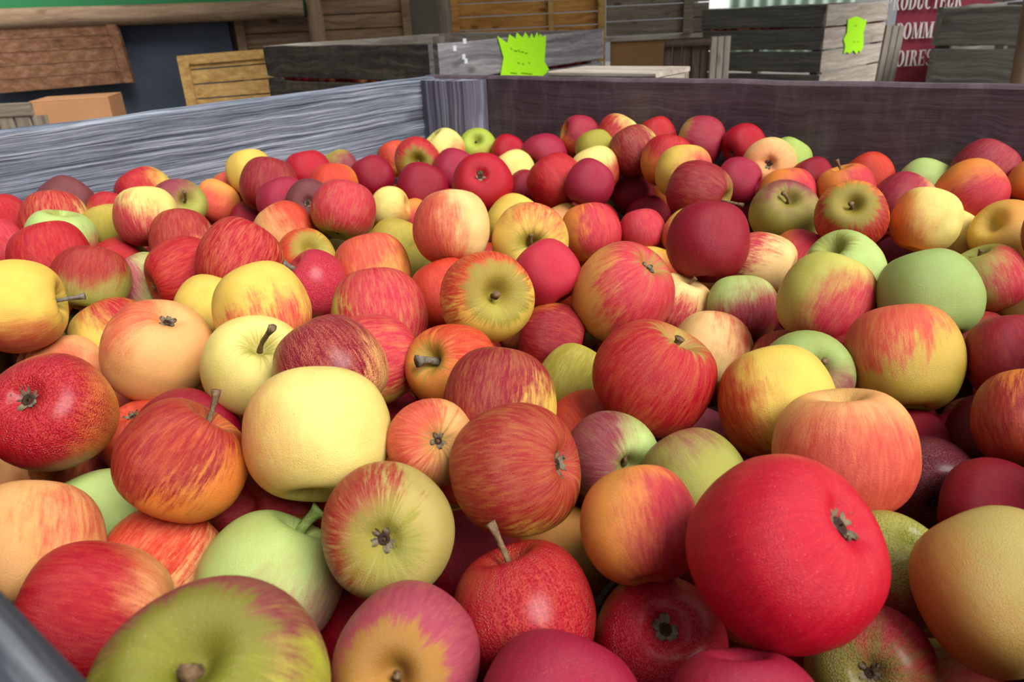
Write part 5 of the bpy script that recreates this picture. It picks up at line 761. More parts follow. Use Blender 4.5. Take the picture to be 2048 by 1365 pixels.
# apples below and beyond the ones the photograph shows whole
FILL = [
(0.9868, -0.0556, 0.6663, 0.0308, '', 12),
(1.081, -0.7013, 0.6618, 0.0326, '', 13),
(1.0272, -0.111, 0.6723, 0.0319, '', 15),
(0.9258, -0.2026, 0.6716, 0.0337, '', 13),
(0.9365, -0.3977, 0.6659, 0.032, '', 13),
(0.001, -0.869, 0.6474, 0.0338, '', 11),
(0.9522, -0.6429, 0.6653, 0.0306, '', 11),
(0.9679, -0.7759, 0.66, 0.0332, '', 12),
(1.081, -0.5683, 0.6636, 0.031, '', 15),
(0.9088, 0.0113, 0.672, 0.0319, '', 12),
(1.0734, -0.1965, 0.6684, 0.0338, '', 14),
(0.8514, -0.815, 0.6543, 0.0335, '', 15),
(0.3309, -0.8698, 0.6537, 0.0317, '', 14),
(0.9041, -0.4529, 0.6739, 0.0316, '', 11),
(1.0498, -0.7909, 0.6509, 0.0305, '', 15),
(-0.0099, -0.7526, 0.6593, 0.0324, '', 13),
(0.0667, -0.7834, 0.6551, 0.0327, '', 12),
(0.2517, -0.8768, 0.6533, 0.0336, '', 13),
(0.1402, -0.8771, 0.6527, 0.0317, '', 12),
(1.0095, -0.2355, 0.668, 0.0326, '', 14),
(1.0185, -0.3809, 0.6659, 0.0304, '', 11),
(0.9099, -0.2861, 0.6681, 0.0318, '', 11),
(0.9294, -0.8342, 0.6578, 0.0317, '', 11),
(0.9083, -0.1258, 0.6718, 0.0302, '', 11),
(0.9308, -0.5606, 0.6678, 0.0315, '', 15),
(0.764, -0.8678, 0.6489, 0.0328, '', 11),
(1.0308, -0.4504, 0.6715, 0.0326, '', 13),
(1.0152, -0.5632, 0.6641, 0.0316, '', 15),
(1.0696, -0.6386, 0.6643, 0.0321, '', 15),
(0.1863, -0.7822, 0.6599, 0.0331, '', 11),
(1.0123, -0.8742, 0.6544, 0.0315, '', 13),
(1.0288, -0.3212, 0.6729, 0.0309, '', 12),
(1.0238, -0.7374, 0.6616, 0.0319, '', 10),
(0.8457, -0.0888, 0.6655, 0.0309, '', 14),
(0.955, -0.4903, 0.6699, 0.0335, '', 15),
(1.0664, -0.0331, 0.6678, 0.0318, '', 15),
(0.8548, -0.1993, 0.6736, 0.0302, '', 14),
(0.8764, -0.8828, 0.655, 0.0332, '', 10),
(0.1291, -0.7636, 0.6549, 0.03, '', 14),
(0.361, -0.4122, 0.6655, 0.0338, '', 10),
(0.0628, -0.8771, 0.6469, 0.0306, '', 13),
(0.9554, -0.3337, 0.6684, 0.0329, '', 13),
(0.9406, -0.7156, 0.6551, 0.0337, '', 15),
(1.0147, -0.6654, 0.6612, 0.0306, '', 15),
(0.9813, -0.1653, 0.6721, 0.032, '', 13),
(1.0828, -0.8524, 0.6477, 0.0308, '', 13),
(1.0768, -0.3951, 0.6673, 0.0308, '', 10),
(1.0156, 0.0047, 0.6672, 0.0302, '', 10),
(0.8977, -0.7709, 0.659, 0.0306, '', 14),
(0.8768, -0.3462, 0.674, 0.0309, '', 10),
(1.0571, -0.5116, 0.6685, 0.0302, '', 10),
(1.0746, -0.2803, 0.6693, 0.0309, '', 14),
(0.9017, -0.0658, 0.6688, 0.0304, '', 13),
(-0.0395, -0.8097, 0.6561, 0.0324, '', 15),
(0.4203, -0.8908, 0.6533, 0.0307, '', 15),
(0.1955, -0.8454, 0.6576, 0.0331, '', 14),
(0.1621, -0.3787, 0.6493, 0.0327, '', 10),
(0.6367, -0.866, 0.6256, 0.0315, '', 15),
(0.1055, -0.8285, 0.6268, 0.0321, '', 13),
(0.2394, -0.2105, 0.6587, 0.0324, '', 15),
(0.0865, -0.5472, 0.638, 0.0331, '', 10),
(0.3065, -0.3428, 0.645, 0.0308, '', 14),
(0.7765, -0.3126, 0.6412, 0.0312, '', 10),
(0.4172, -0.3496, 0.6414, 0.0303, '', 13),
(0.2328, -0.5665, 0.6454, 0.0328, '', 15),
(0.0511, -0.7126, 0.6304, 0.0309, '', 14),
(0.8239, -0.8673, 0.6219, 0.0303, '', 11),
(0.8599, -0.023, 0.6502, 0.0301, '', 11),
(1.0802, -0.1363, 0.6457, 0.03, '', 11),
(0.3715, -0.6381, 0.6366, 0.0303, '', 15),
(0.0133, -0.8009, 0.6286, 0.0301, '', 13),
(0.3574, -0.8062, 0.6314, 0.032, '', 10),
(0.0999, -0.3632, 0.6417, 0.0305, '', 15),
(-0.0447, -0.3333, 0.6487, 0.0315, '', 13),
(0.9842, -0.4261, 0.6403, 0.0303, '', 12),
(0.9646, -0.2745, 0.6462, 0.0302, '', 13),
(0.9567, -0.8794, 0.6233, 0.0316, '', 13),
(1.0146, -0.0401, 0.6043, 0.0334, '', 12),
(0.227, -0.2862, 0.6168, 0.0304, '', 11),
(0.9226, -0.8094, 0.5981, 0.0339, '', 11),
(0.1556, -0.837, 0.5873, 0.0306, '', 14),
(-0.0093, -0.5232, 0.6116, 0.032, '', 10),
(1.0229, -0.1671, 0.606, 0.0327, '', 13),
(1.0398, -0.3643, 0.6144, 0.0302, '', 12),
(1.067, -0.4795, 0.6109, 0.0327, '', 14),
(0.4805, -0.397, 0.6089, 0.0305, '', 10),
(1.0457, -0.0972, 0.6049, 0.0307, '', 14),
(1.064, -0.0032, 0.6143, 0.0309, '', 11),
(0.8733, -0.2444, 0.605, 0.0311, '', 11),
(0.6797, -0.1501, 0.6005, 0.0306, '', 13),
(-0.0211, -0.0447, 0.6307, 0.0301, '', 12),
(0.8652, -0.7304, 0.5894, 0.0321, '', 10),
(0.2789, -0.259, 0.6149, 0.0307, '', 3),
(1.0727, -0.2413, 0.624, 0.0304, '', 12),
(0.3036, -0.4681, 0.6262, 0.03, '', 11),
(0.929, -0.5132, 0.6182, 0.0316, '', 13),
(0.4001, -0.8839, 0.5926, 0.0335, '', 10),
(1.0159, -0.8467, 0.5827, 0.0321, '', 10),
(-0.0289, -0.6828, 0.6063, 0.032, '', 11),
(0.173, 0.0115, 0.614, 0.0321, '', 10),
(0.9056, -0.8737, 0.5821, 0.0304, '', 13),
(1.0071, -0.6529, 0.6014, 0.032, '', 10),
(1.0535, -0.6039, 0.6108, 0.0325, '', 13),
(1.0406, -0.7177, 0.5955, 0.0324, '', 10),
(0.9693, -0.5926, 0.6155, 0.0308, '', 15),
(0.8851, -0.4019, 0.6003, 0.0316, '', 12),
(0.1627, -0.1139, 0.6029, 0.0313, '', 14),
(0.0991, -0.0585, 0.6243, 0.033, '', 15),
(0.6351, -0.0954, 0.6026, 0.0309, '', 4),
(0.4905, -0.4666, 0.6098, 0.0319, '', 1),
(0.9809, -0.318, 0.6051, 0.0312, '', 11),
(0.9494, -0.1469, 0.6101, 0.0312, '', 11),
(0.6123, -0.038, 0.6122, 0.0301, '', 12),
(0.2762, -0.0529, 0.6301, 0.0311, '', 10),
(0.6452, -0.509, 0.6153, 0.0314, '', 11),
(0.7174, -0.8768, 0.5877, 0.0314, '', 12),
(0.4553, -0.0307, 0.6046, 0.0307, '', 11),
(0.2277, -0.0792, 0.6017, 0.0318, '', 15),
(0.1116, -0.8778, 0.5855, 0.0319, '', 10),
(0.9095, -0.0365, 0.6013, 0.0334, '', 15),
(0.9266, -0.6998, 0.5906, 0.0331, '', 11),
(0.0233, -0.5859, 0.61, 0.0305, '', 13),
(0.9732, 0.0084, 0.6204, 0.0318, '', 14),
(1.0216, -0.5186, 0.618, 0.0301, '', 13),
(0.5369, -0.4139, 0.6214, 0.0326, '', 5),
(-0.046, -0.8883, 0.6022, 0.0304, '', 12),
(0.1524, -0.5882, 0.5966, 0.0331, '', 15),
(0.3255, -0.7061, 0.5991, 0.0327, '', 1),
(0.2787, -0.5671, 0.6009, 0.033, '', 12),
(0.8321, -0.0838, 0.6034, 0.0315, '', 14),
(0.8963, -0.5942, 0.6063, 0.0321, '', 13),
(0.9917, -0.2412, 0.6045, 0.031, '', 12),
(0.3148, 0.0088, 0.6059, 0.0302, 'shaded crimson apple in the gap below the dark red and creamy apple', 3),
(0.501, -0.5731, 0.6018, 0.032, '', 5),
(1.0269, -0.4295, 0.6005, 0.0306, '', 12),
(0.1206, -0.477, 0.6204, 0.0333, '', 11),
(0.9021, -0.3374, 0.6127, 0.0327, '', 15),
(0.2056, -0.4355, 0.6016, 0.0332, '', 4),
(0.5808, -0.6532, 0.5986, 0.0306, '', 5),
(0.7787, -0.8631, 0.583, 0.0317, '', 12),
(0.5248, -0.7564, 0.6026, 0.0325, 'dark shaded apple in the gap under the orange apple with tall stem', 0),
(0.2891, -0.8575, 0.6059, 0.0324, '', 14),
(0.4043, -0.4211, 0.6074, 0.0306, '', 14),
(1.0771, -0.7654, 0.5907, 0.0304, '', 13),
(0.9438, -0.0861, 0.6145, 0.0302, '', 14),
(-0.0495, -0.5922, 0.604, 0.0307, '', 10),
(1.0349, -0.2918, 0.6171, 0.0319, '', 12),
(0.2058, -0.8885, 0.59, 0.0321, '', 10),
(0.489, -0.1197, 0.6034, 0.0303, '', 14),
(0.0581, -0.4894, 0.604, 0.0335, '', 11),
(0.755, -0.2604, 0.6055, 0.0306, '', 1),
(0.023, -0.3024, 0.6017, 0.0332, '', 13),
(0.0166, -0.3623, 0.6138, 0.0309, '', 12),
(0.8355, 0.01, 0.6012, 0.0306, '', 15),
(-0.0305, -0.8241, 0.5855, 0.0319, '', 13),
(1.0798, -0.8363, 0.586, 0.0327, '', 12),
(0.0576, -0.8467, 0.5916, 0.0312, '', 10),
(0.0995, -0.4149, 0.6055, 0.0328, '', 15),
(0.4293, -0.7053, 0.5905, 0.0321, '', 4),
(0.5048, -0.3313, 0.601, 0.0308, '', 11),
(0.309, -0.6326, 0.5995, 0.0339, '', 14),
(0.4249, -0.6439, 0.6061, 0.0308, '', 13),
(0.0914, -0.2924, 0.6008, 0.0321, '', 4),
(0.4016, -0.5714, 0.5985, 0.0306, '', 15),
(0.4453, -0.183, 0.6001, 0.0315, '', 1),
(0.7706, 0.0106, 0.601, 0.0312, '', 12),
(0.2146, -0.5991, 0.5973, 0.0309, '', 14),
(1.0776, -0.6677, 0.5969, 0.0321, '', 15),
(0.2104, -0.6612, 0.592, 0.0319, '', 15),
(0.2885, -0.1092, 0.601, 0.0335, '', 2),
(0.9613, -0.3775, 0.6018, 0.031, '', 14),
(0.9381, -0.4497, 0.6111, 0.0315, '', 12),
(0.752, -0.1948, 0.6023, 0.0303, '', 11),
(0.1623, -0.0512, 0.6056, 0.0301, '', 11),
(0.6663, -0.014, 0.6178, 0.0308, '', 0),
(0.1824, -0.5341, 0.6128, 0.0311, '', 12),
(0.5557, -0.0037, 0.6158, 0.033, '', 15),
(0.9887, -0.7833, 0.6019, 0.0315, '', 10),
(0.0139, -0.0965, 0.6018, 0.0327, '', 10),
(0.7003, -0.2365, 0.602, 0.0316, '', 11),
(0.2357, 0.0064, 0.6067, 0.0313, '', 15),
(0.3671, -0.3636, 0.6035, 0.0312, '', 1),
(0.1864, -0.7421, 0.5898, 0.031, '', 1),
(0.9008, -0.1867, 0.608, 0.0309, '', 13),
(0.779, -0.6518, 0.5952, 0.0316, '', 1),
(0.0713, -0.7756, 0.5893, 0.0308, '', 13),
(-0.0212, -0.2296, 0.6, 0.0313, '', 15),
(0.8686, -0.1265, 0.6265, 0.0303, '', 12),
(0.5369, -0.1587, 0.6042, 0.0305, '', 10),
(0.1971, -0.2358, 0.6205, 0.0301, '', 15),
(0.0354, -0.0321, 0.6078, 0.033, '', 11),
(0.8483, -0.808, 0.5896, 0.0309, '', 13),
(0.5773, -0.726, 0.5891, 0.0326, '', 1),
(1.0825, -0.4057, 0.6069, 0.0322, '', 12),
(0.4958, -0.7013, 0.6037, 0.0306, '', 12),
(1.0579, -0.8926, 0.6095, 0.0311, '', 15),
(-0.0446, -0.7651, 0.6078, 0.031, '', 12),
(-0.0497, -0.2931, 0.6002, 0.0317, '', 10),
(0.2898, -0.1891, 0.6005, 0.0307, '', 13),
(0.041, -0.1728, 0.6007, 0.0303, '', 14),
(0.3482, -0.2449, 0.6015, 0.0323, '', 14),
(0.1235, -0.6587, 0.5951, 0.0311, '', 14),
(1.0805, -0.5428, 0.5982, 0.0337, '', 13),
(0.3953, -0.502, 0.6014, 0.03, '', 3),
(0.7485, -0.3514, 0.6019, 0.0303, '', 14),
(0.3602, -0.1357, 0.6006, 0.0305, '', 0),
(0.7115, -0.3019, 0.5812, 0.0334, '', 10),
(0.7652, -0.5681, 0.5769, 0.0319, '', 13),
(0.7557, -0.0783, 0.5783, 0.0309, '', 12),
(0.0201, -0.4067, 0.5752, 0.0302, '', 11),
(0.4811, -0.6288, 0.5787, 0.0307, 'shaded red sliver in the gap right of the largest yellow apple', 3),
(0.2302, -0.5042, 0.5791, 0.0326, '', 12),
(0.3136, -0.3144, 0.584, 0.0302, '', 14),
(0.1148, 0.0004, 0.5832, 0.0323, '', 14),
(0.4356, -0.3353, 0.5798, 0.0306, '', 13),
(0.5847, -0.4345, 0.5843, 0.0331, '', 4),
(0.5564, -0.597, 0.5813, 0.0316, '', 11),
(0.7819, -0.3965, 0.5754, 0.0302, '', 3),
(0.5709, -0.236, 0.5969, 0.0334, '', 1),
(0.9287, -0.2803, 0.5901, 0.0335, '', 12),
(0.5885, -0.1341, 0.5795, 0.0302, '', 15),
(0.2731, -0.4351, 0.5752, 0.0336, '', 13),
(1.0809, -0.3233, 0.5786, 0.0326, '', 15),
(0.1504, -0.3005, 0.5773, 0.0303, '', 14),
(0.0791, -0.114, 0.5875, 0.0304, '', 13),
(0.1558, -0.3685, 0.5836, 0.0335, '', 12),
(0.709, -0.5879, 0.5842, 0.0303, '', 14),
(0.3304, -0.4874, 0.5758, 0.0313, '', 11),
(0.4765, -0.5203, 0.5847, 0.0311, '', 2),
(0.3419, -0.4191, 0.5861, 0.0317, '', 14),
(0.8898, -0.478, 0.5755, 0.0327, '', 11),
(0.0962, -0.5648, 0.5751, 0.0323, '', 15),
(0.0075, -0.7371, 0.5939, 0.0319, '', 14),
(0.4693, -0.877, 0.5771, 0.0332, 'shaded peach apple under the bright red one beside the wooden edge', 1),
(0.3895, -0.2035, 0.5763, 0.0318, '', 5),
(0.9547, -0.1973, 0.5761, 0.0301, '', 12),
(0.9419, -0.6379, 0.5822, 0.0333, '', 11),
(0.7829, -0.1358, 0.5816, 0.0319, '', 11),
(0.0502, -0.2378, 0.5916, 0.0327, '', 11),
(1.0835, -0.1859, 0.578, 0.0303, '', 11),
(0.8471, -0.2997, 0.5964, 0.0337, '', 11),
(0.3912, -0.2903, 0.576, 0.033, '', 13),
(-0.0427, -0.359, 0.5955, 0.0301, '', 12),
(0.0919, -0.3583, 0.5793, 0.0319, '', 14),
(0.0568, -0.629, 0.5763, 0.0339, '', 14),
(0.1432, -0.1728, 0.5861, 0.0301, '', 12),
(0.2167, -0.8201, 0.5911, 0.0321, '', 11),
(-0.0004, -0.461, 0.5957, 0.0304, '', 10),
(0.3694, -0.6621, 0.5778, 0.0301, '', 13),
(0.345, -0.5815, 0.5764, 0.0338, '', 14),
(0.0092, -0.8928, 0.5751, 0.0307, '', 10),
(0.7345, -0.4517, 0.5752, 0.0301, '', 11),
(0.605, -0.8721, 0.575, 0.0311, '', 10),
(0.3348, -0.7893, 0.5766, 0.0307, 'shaded red apple in the gap under the big glossy crimson one', 0),
(0.9831, -0.4961, 0.5772, 0.033, '', 14),
(1.0139, -0.5649, 0.575, 0.0331, '', 15),
(1.0848, -0.0529, 0.5769, 0.0301, '', 12),
(0.709, 0.0111, 0.5757, 0.0309, '', 15),
(0.4192, -0.1207, 0.5784, 0.0317, '', 3),
(-0.0455, -0.0598, 0.5786, 0.0306, '', 10),
(0.6718, -0.7806, 0.575, 0.0327, '', 11),
(0.6168, -0.2342, 0.5466, 0.0332, '', 3),
(0.8658, -0.6428, 0.5553, 0.0331, 'shaded dark apple at the bottom edge under the huge olive and peach one', 4),
(0.8341, -0.3741, 0.5473, 0.0315, 'dark crimson apple in the gap right of the wine-purple one', 3),
(0.3061, 0.0101, 0.5429, 0.0332, '', 5),
(0.6393, -0.2992, 0.5574, 0.0314, '', 0),
(0.779, -0.2859, 0.5481, 0.0334, 'dark red apple in the gap under the large golden olive one', 3),
(0.7594, -0.6194, 0.5422, 0.033, '', 1),
(0.1577, -0.6873, 0.5414, 0.0311, 'shaded orange apple in the gap left of the round peach apple', 5),
(0.6133, -0.619, 0.5487, 0.0319, '', 5),
(0.453, -0.5728, 0.5455, 0.0308, '', 1),
(0.5488, -0.6628, 0.5434, 0.0332, '', 2),
(0.0176, -0.6951, 0.5484, 0.03, '', 2),
(0.6203, -0.3577, 0.5446, 0.0303, '', 0),
(0.952, -0.475, 0.5395, 0.0231, '', 13),
(0.2066, -0.2959, 0.5633, 0.0267, '', 11),
(0.1402, -0.5683, 0.5487, 0.0239, '', 13),
(0.8928, -0.3935, 0.5501, 0.0244, '', 10),
(0.667, -0.7092, 0.5342, 0.0226, '', 15),
(0.1602, -0.1605, 0.5259, 0.0235, '', 12),
(0.2717, -0.4947, 0.5296, 0.0221, '', 11),
(0.9105, -0.5209, 0.5327, 0.0228, '', 15),
(0.277, -0.3246, 0.5452, 0.0221, '', 12),
(0.2065, -0.0338, 0.5973, 0.0221, '', 10),
(0.9699, -0.0746, 0.525, 0.0241, '', 11),
(0.9107, -0.6576, 0.5284, 0.0263, '', 11),
(0.5865, -0.7124, 0.5287, 0.0255, '', 0),
(0.1443, -0.4401, 0.5874, 0.0233, '', 13),
(0.4863, -0.5347, 0.528, 0.0252, '', 10),
(1.088, -0.5032, 0.5518, 0.0238, '', 11),
(0.6133, -0.1817, 0.5588, 0.0225, '', 5),
(1.0343, -0.3502, 0.5292, 0.0243, '', 13),
(0.0722, 0.0122, 0.5383, 0.0249, '', 14),
(0.0531, -0.3125, 0.5296, 0.0225, '', 10),
(1.0318, -0.5514, 0.5259, 0.0241, '', 13),
(0.7933, -0.6634, 0.5476, 0.0226, '', 1),
(0.7415, -0.0708, 0.5286, 0.0227, '', 13),
(0.8576, -0.0402, 0.5382, 0.0239, '', 14),
(-0.0532, -0.3045, 0.5473, 0.0222, '', 13),
(0.4278, -0.5023, 0.5255, 0.0245, '', 12),
(0.404, -0.1318, 0.5297, 0.025, '', 10),
(0.0633, -0.1024, 0.525, 0.0221, '', 13),
(0.6918, -0.8283, 0.5735, 0.0246, '', 13),
(0.2369, -0.6924, 0.5348, 0.0231, '', 12),
(0.7589, -0.5095, 0.5853, 0.0224, '', 15),
(0.721, -0.312, 0.5262, 0.0251, '', 11),
(0.9265, -0.2143, 0.5372, 0.024, '', 11),
(0.0026, -0.8442, 0.547, 0.0243, '', 13),
(-0.0532, -0.1075, 0.5262, 0.0227, '', 14),
(0.9375, -0.7236, 0.5279, 0.0235, '', 11),
(0.4122, -0.3016, 0.5276, 0.0239, '', 15),
(0.7821, -0.8976, 0.5393, 0.0235, '', 10),
(0.0456, -0.3786, 0.5316, 0.0244, '', 11),
(0.3174, -0.6276, 0.5371, 0.0232, '', 15),
(0.682, -0.011, 0.5361, 0.0242, '', 10),
(0.0934, -0.7584, 0.5317, 0.0231, '', 10),
(0.8289, -0.3115, 0.5365, 0.0233, '', 1),
(0.8249, 0.0015, 0.5328, 0.0262, '', 10),
(-0.0518, -0.2645, 0.538, 0.0229, '', 15),
(0.0442, 0.0123, 0.58, 0.0239, '', 11),
(0.9018, -0.5951, 0.5504, 0.0233, '', 3),
(0.7039, -0.4193, 0.5271, 0.0259, '', 11),
(0.093, -0.5906, 0.5282, 0.0224, '', 13),
(1.0309, -0.6796, 0.5327, 0.0246, '', 13),
(0.566, -0.8358, 0.5269, 0.0248, '', 13),
(0.4851, -0.2504, 0.5315, 0.0221, '', 14),
(0.8121, -0.202, 0.5508, 0.0258, '', 0),
(0.7237, -0.5592, 0.526, 0.024, '', 14),
(0.6106, -0.4209, 0.5298, 0.0243, '', 2),
(0.3218, -0.4289, 0.5404, 0.0239, '', 10),
(1.0692, -0.0641, 0.5261, 0.022, '', 14),
(0.9543, -0.3904, 0.5495, 0.0222, '', 10),
(0.2349, -0.2497, 0.5849, 0.0237, '', 14),
(0.8569, -0.523, 0.551, 0.0227, '', 10),
(0.2366, -0.1955, 0.5343, 0.0268, '', 10),
(0.0933, -0.3657, 0.5279, 0.0221, '', 13),
(0.2735, -0.7783, 0.5294, 0.0223, '', 11),
(0.0597, -0.1618, 0.5356, 0.022, '', 11),
(0.9192, -0.2716, 0.5388, 0.0223, '', 10),
(0.1362, -0.7583, 0.5501, 0.0222, '', 14),
(1.0901, -0.7804, 0.5299, 0.0241, '', 12),
(0.346, -0.3135, 0.5319, 0.0266, '', 12),
(0.3937, -0.2162, 0.5266, 0.0248, '', 10),
(0.6413, -0.4585, 0.5893, 0.0237, '', 13),
(0.7902, -0.5319, 0.5283, 0.0229, '', 11),
(0.91, -0.8468, 0.5371, 0.0222, '', 12),
(0.7121, -0.6449, 0.5279, 0.026, '', 4),
(-0.048, -0.6778, 0.5284, 0.0235, '', 12),
(0.0095, -0.5336, 0.5579, 0.024, '', 14),
(0.8358, -0.8343, 0.5507, 0.023, '', 11),
(0.1977, -0.8415, 0.5267, 0.0224, '', 14),
(1.0009, -0.8987, 0.5364, 0.0234, '', 11),
(0.8141, -0.6154, 0.5569, 0.0242, '', 13),
(0.7894, -0.3396, 0.5315, 0.026, '', 0),
(0.2428, -0.5928, 0.527, 0.0244, '', 15),
(0.2613, -0.7863, 0.5733, 0.0221, '', 13),
(0.4983, -0.6458, 0.5331, 0.022, '', 15),
(0.4142, -0.8486, 0.5544, 0.0232, '', 11),
(0.1579, -0.3396, 0.5326, 0.0244, '', 14),
(0.6002, -0.0753, 0.5639, 0.0247, '', 11),
(0.9258, -0.1698, 0.5353, 0.0234, '', 13),
(0.8418, -0.7477, 0.5262, 0.0229, '', 15),
(0.3162, -0.4779, 0.5292, 0.0229, '', 14),
(0.3755, -0.108, 0.5574, 0.0222, '', 11),
(0.7679, 0.0159, 0.5381, 0.0251, '', 11),
(1.06, -0.8129, 0.5411, 0.0254, '', 11),
(0.3138, -0.8203, 0.5436, 0.0225, '', 14),
(0.1812, -0.4908, 0.5758, 0.0225, '', 10),
(0.3431, -0.6648, 0.5261, 0.026, '', 14),
(0.4906, -0.1725, 0.5801, 0.0238, '', 0),
(0.4752, -0.8807, 0.5254, 0.0224, '', 10),
(0.1691, -0.7385, 0.5268, 0.023, '', 13),
(0.5352, -0.4545, 0.5858, 0.0252, '', 4),
(0.2235, -0.409, 0.5597, 0.0251, '', 14),
(0.3123, -0.0353, 0.5871, 0.0222, '', 4),
(1.0303, -0.8503, 0.5271, 0.0226, '', 11),
(0.6581, 0.0127, 0.5648, 0.0235, '', 13),
(0.7263, -0.5374, 0.5839, 0.0234, '', 3),
(0.4204, -0.257, 0.5269, 0.0258, '', 12),
(0.6853, -0.8255, 0.528, 0.0244, '', 10),
(0.1498, -0.2966, 0.5265, 0.0223, '', 12),
(0.6748, -0.3368, 0.5675, 0.024, '', 2),
(0.926, 0.0076, 0.5705, 0.026, '', 15),
(0.4029, -0.8845, 0.528, 0.0243, '', 14),
(0.9804, -0.0831, 0.5677, 0.023, '', 13),
(0.0878, -0.1654, 0.59, 0.023, '', 12),
(0.127, -0.8486, 0.5357, 0.0236, '', 14),
(0.0333, -0.4245, 0.5267, 0.0234, '', 10),
(0.8257, -0.2547, 0.5258, 0.024, '', 3),
(0.2249, -0.4552, 0.5252, 0.0225, '', 12),
(0.0452, -0.6567, 0.5342, 0.0232, '', 14),
(0.8737, -0.4831, 0.5259, 0.0231, '', 10),
(0.9085, -0.7593, 0.5989, 0.0236, '', 14),
(0.3802, -0.4191, 0.5391, 0.0249, '', 11),
(-0.0377, -0.143, 0.5445, 0.0224, '', 11),
(0.2576, -0.8983, 0.5979, 0.0231, '', 15),
(0.3909, -0.6791, 0.5318, 0.0254, '', 14),
(0.6169, -0.5567, 0.5362, 0.0238, '', 3),
(0.0097, -0.6355, 0.5994, 0.0227, '', 15),
(0.7312, -0.8842, 0.5355, 0.0259, '', 11),
(0.5021, -0.2125, 0.5421, 0.0226, '', 12),
(0.5832, -0.1267, 0.5264, 0.0263, '', 14),
(0.8761, -0.7227, 0.5264, 0.0238, '', 15),
(0.1465, -0.0238, 0.5354, 0.0263, '', 11),
(0.7851, -0.3222, 0.5885, 0.0226, '', 15),
(0.0477, -0.3311, 0.5676, 0.0229, '', 15),
(0.6897, -0.3424, 0.5256, 0.0222, '', 13),
(0.7049, -0.0989, 0.5582, 0.0228, '', 15),
(0.7759, -0.431, 0.5343, 0.0223, '', 12),
(0.7927, -0.1561, 0.5252, 0.0267, '', 2),
(0.6431, -0.0591, 0.5648, 0.0221, '', 13),
(0.1318, -0.7901, 0.5902, 0.0233, '', 15),
(0.6111, 0.0157, 0.5997, 0.0262, '', 15),
(0.1823, -0.2016, 0.5847, 0.0239, '', 12),
(0.903, -0.5325, 0.5806, 0.0229, '', 14),
(0.0643, -0.8981, 0.5919, 0.0241, '', 12),
(-0.0118, -0.1803, 0.5946, 0.0236, '', 14),
(0.0256, -0.4644, 0.5481, 0.0253, '', 13),
(0.7371, -0.7806, 0.5259, 0.0224, '', 14),
(0.037, -0.2138, 0.5337, 0.0229, '', 13),
(-0.0552, -0.0618, 0.5296, 0.0234, '', 15),
(0.8093, -0.7406, 0.5808, 0.0247, '', 10),
(-0.0069, -0.4339, 0.5315, 0.0222, '', 10),
(0.4214, -0.7167, 0.5266, 0.023, '', 14),
(0.5715, -0.072, 0.5968, 0.0232, '', 10),
(-0.0555, -0.1879, 0.5889, 0.0244, '', 10),
(0.5457, -0.2335, 0.5253, 0.024, '', 10),
(0.5752, -0.5945, 0.5262, 0.024, '', 10),
(0.7949, -0.8199, 0.5997, 0.0226, '', 13),
(-0.0336, -0.7951, 0.5274, 0.0243, '', 13),
(0.3581, -0.1788, 0.5446, 0.0228, '', 11),
(0.1138, -0.3223, 0.5274, 0.025, '', 12),
(0.9899, -0.8965, 0.5826, 0.0261, '', 14),
(0.3514, -0.527, 0.5264, 0.0264, '', 15),
(0.7023, -0.5997, 0.5281, 0.0222, '', 2),
(0.4703, -0.3147, 0.5474, 0.025, '', 4),
(0.678, -0.0605, 0.533, 0.0254, '', 10),
(0.872, -0.3364, 0.5726, 0.0221, '', 12),
(0.8974, -0.8866, 0.5322, 0.0228, '', 12),
(0.1857, -0.3936, 0.529, 0.0235, '', 15),
(0.2331, -0.8788, 0.5331, 0.0235, '', 10),
(0.7472, -0.671, 0.5418, 0.023, '', 15),
(0.281, -0.4965, 0.573, 0.0244, '', 13),
(0.6703, -0.3775, 0.5367, 0.0239, '', 12),
(0.7975, -0.5835, 0.5276, 0.0251, '', 15),
(0.75, -0.0227, 0.5596, 0.0226, '', 11),
(0.9802, 0.0192, 0.5375, 0.0248, '', 13),
(0.9115, -0.031, 0.5398, 0.0269, '', 15),
(0.9603, -0.3018, 0.5382, 0.0268, '', 13),
(0.2318, -0.5119, 0.5273, 0.0247, '', 14),
(0.2391, -0.1164, 0.5254, 0.0235, '', 15),
(0.7672, -0.7278, 0.5364, 0.024, '', 12),
(0.995, -0.5244, 0.5279, 0.0226, '', 12),
(0.477, -0.7569, 0.5794, 0.0231, '', 2),
(0.5652, -0.4375, 0.5253, 0.0249, '', 11),
(0.3507, -0.227, 0.5339, 0.0242, '', 13),
(1.0419, -0.8027, 0.598, 0.0235, '', 15),
(0.2677, -0.4219, 0.5252, 0.024, '', 10),
(0.6858, -0.7691, 0.5259, 0.0244, '', 12),
(0.7486, -0.7709, 0.575, 0.0223, '', 11),
(0.4997, -0.0615, 0.5877, 0.0251, '', 13),
(0.5403, -0.6862, 0.5885, 0.0224, '', 12),
(0.2644, -0.304, 0.5814, 0.0255, '', 14),
(0.6158, -0.8917, 0.5254, 0.024, '', 10),
(-0.0572, -0.5988, 0.5259, 0.0243, '', 12),
(0.177, -0.1155, 0.5318, 0.0228, '', 10),
(1.0003, -0.4571, 0.5286, 0.0243, '', 12),
(1.0533, -0.4265, 0.5374, 0.0224, '', 12),
(0.9919, -0.8189, 0.5303, 0.0256, '', 14),
(0.7175, -0.6607, 0.5974, 0.0239, '', 0),
(0.9984, -0.1224, 0.5948, 0.0225, '', 12),
(0.3181, -0.8984, 0.5789, 0.0253, '', 10),
(0.9627, -0.6631, 0.5311, 0.0248, '', 13),
(0.7538, -0.4657, 0.526, 0.0238, '', 11),
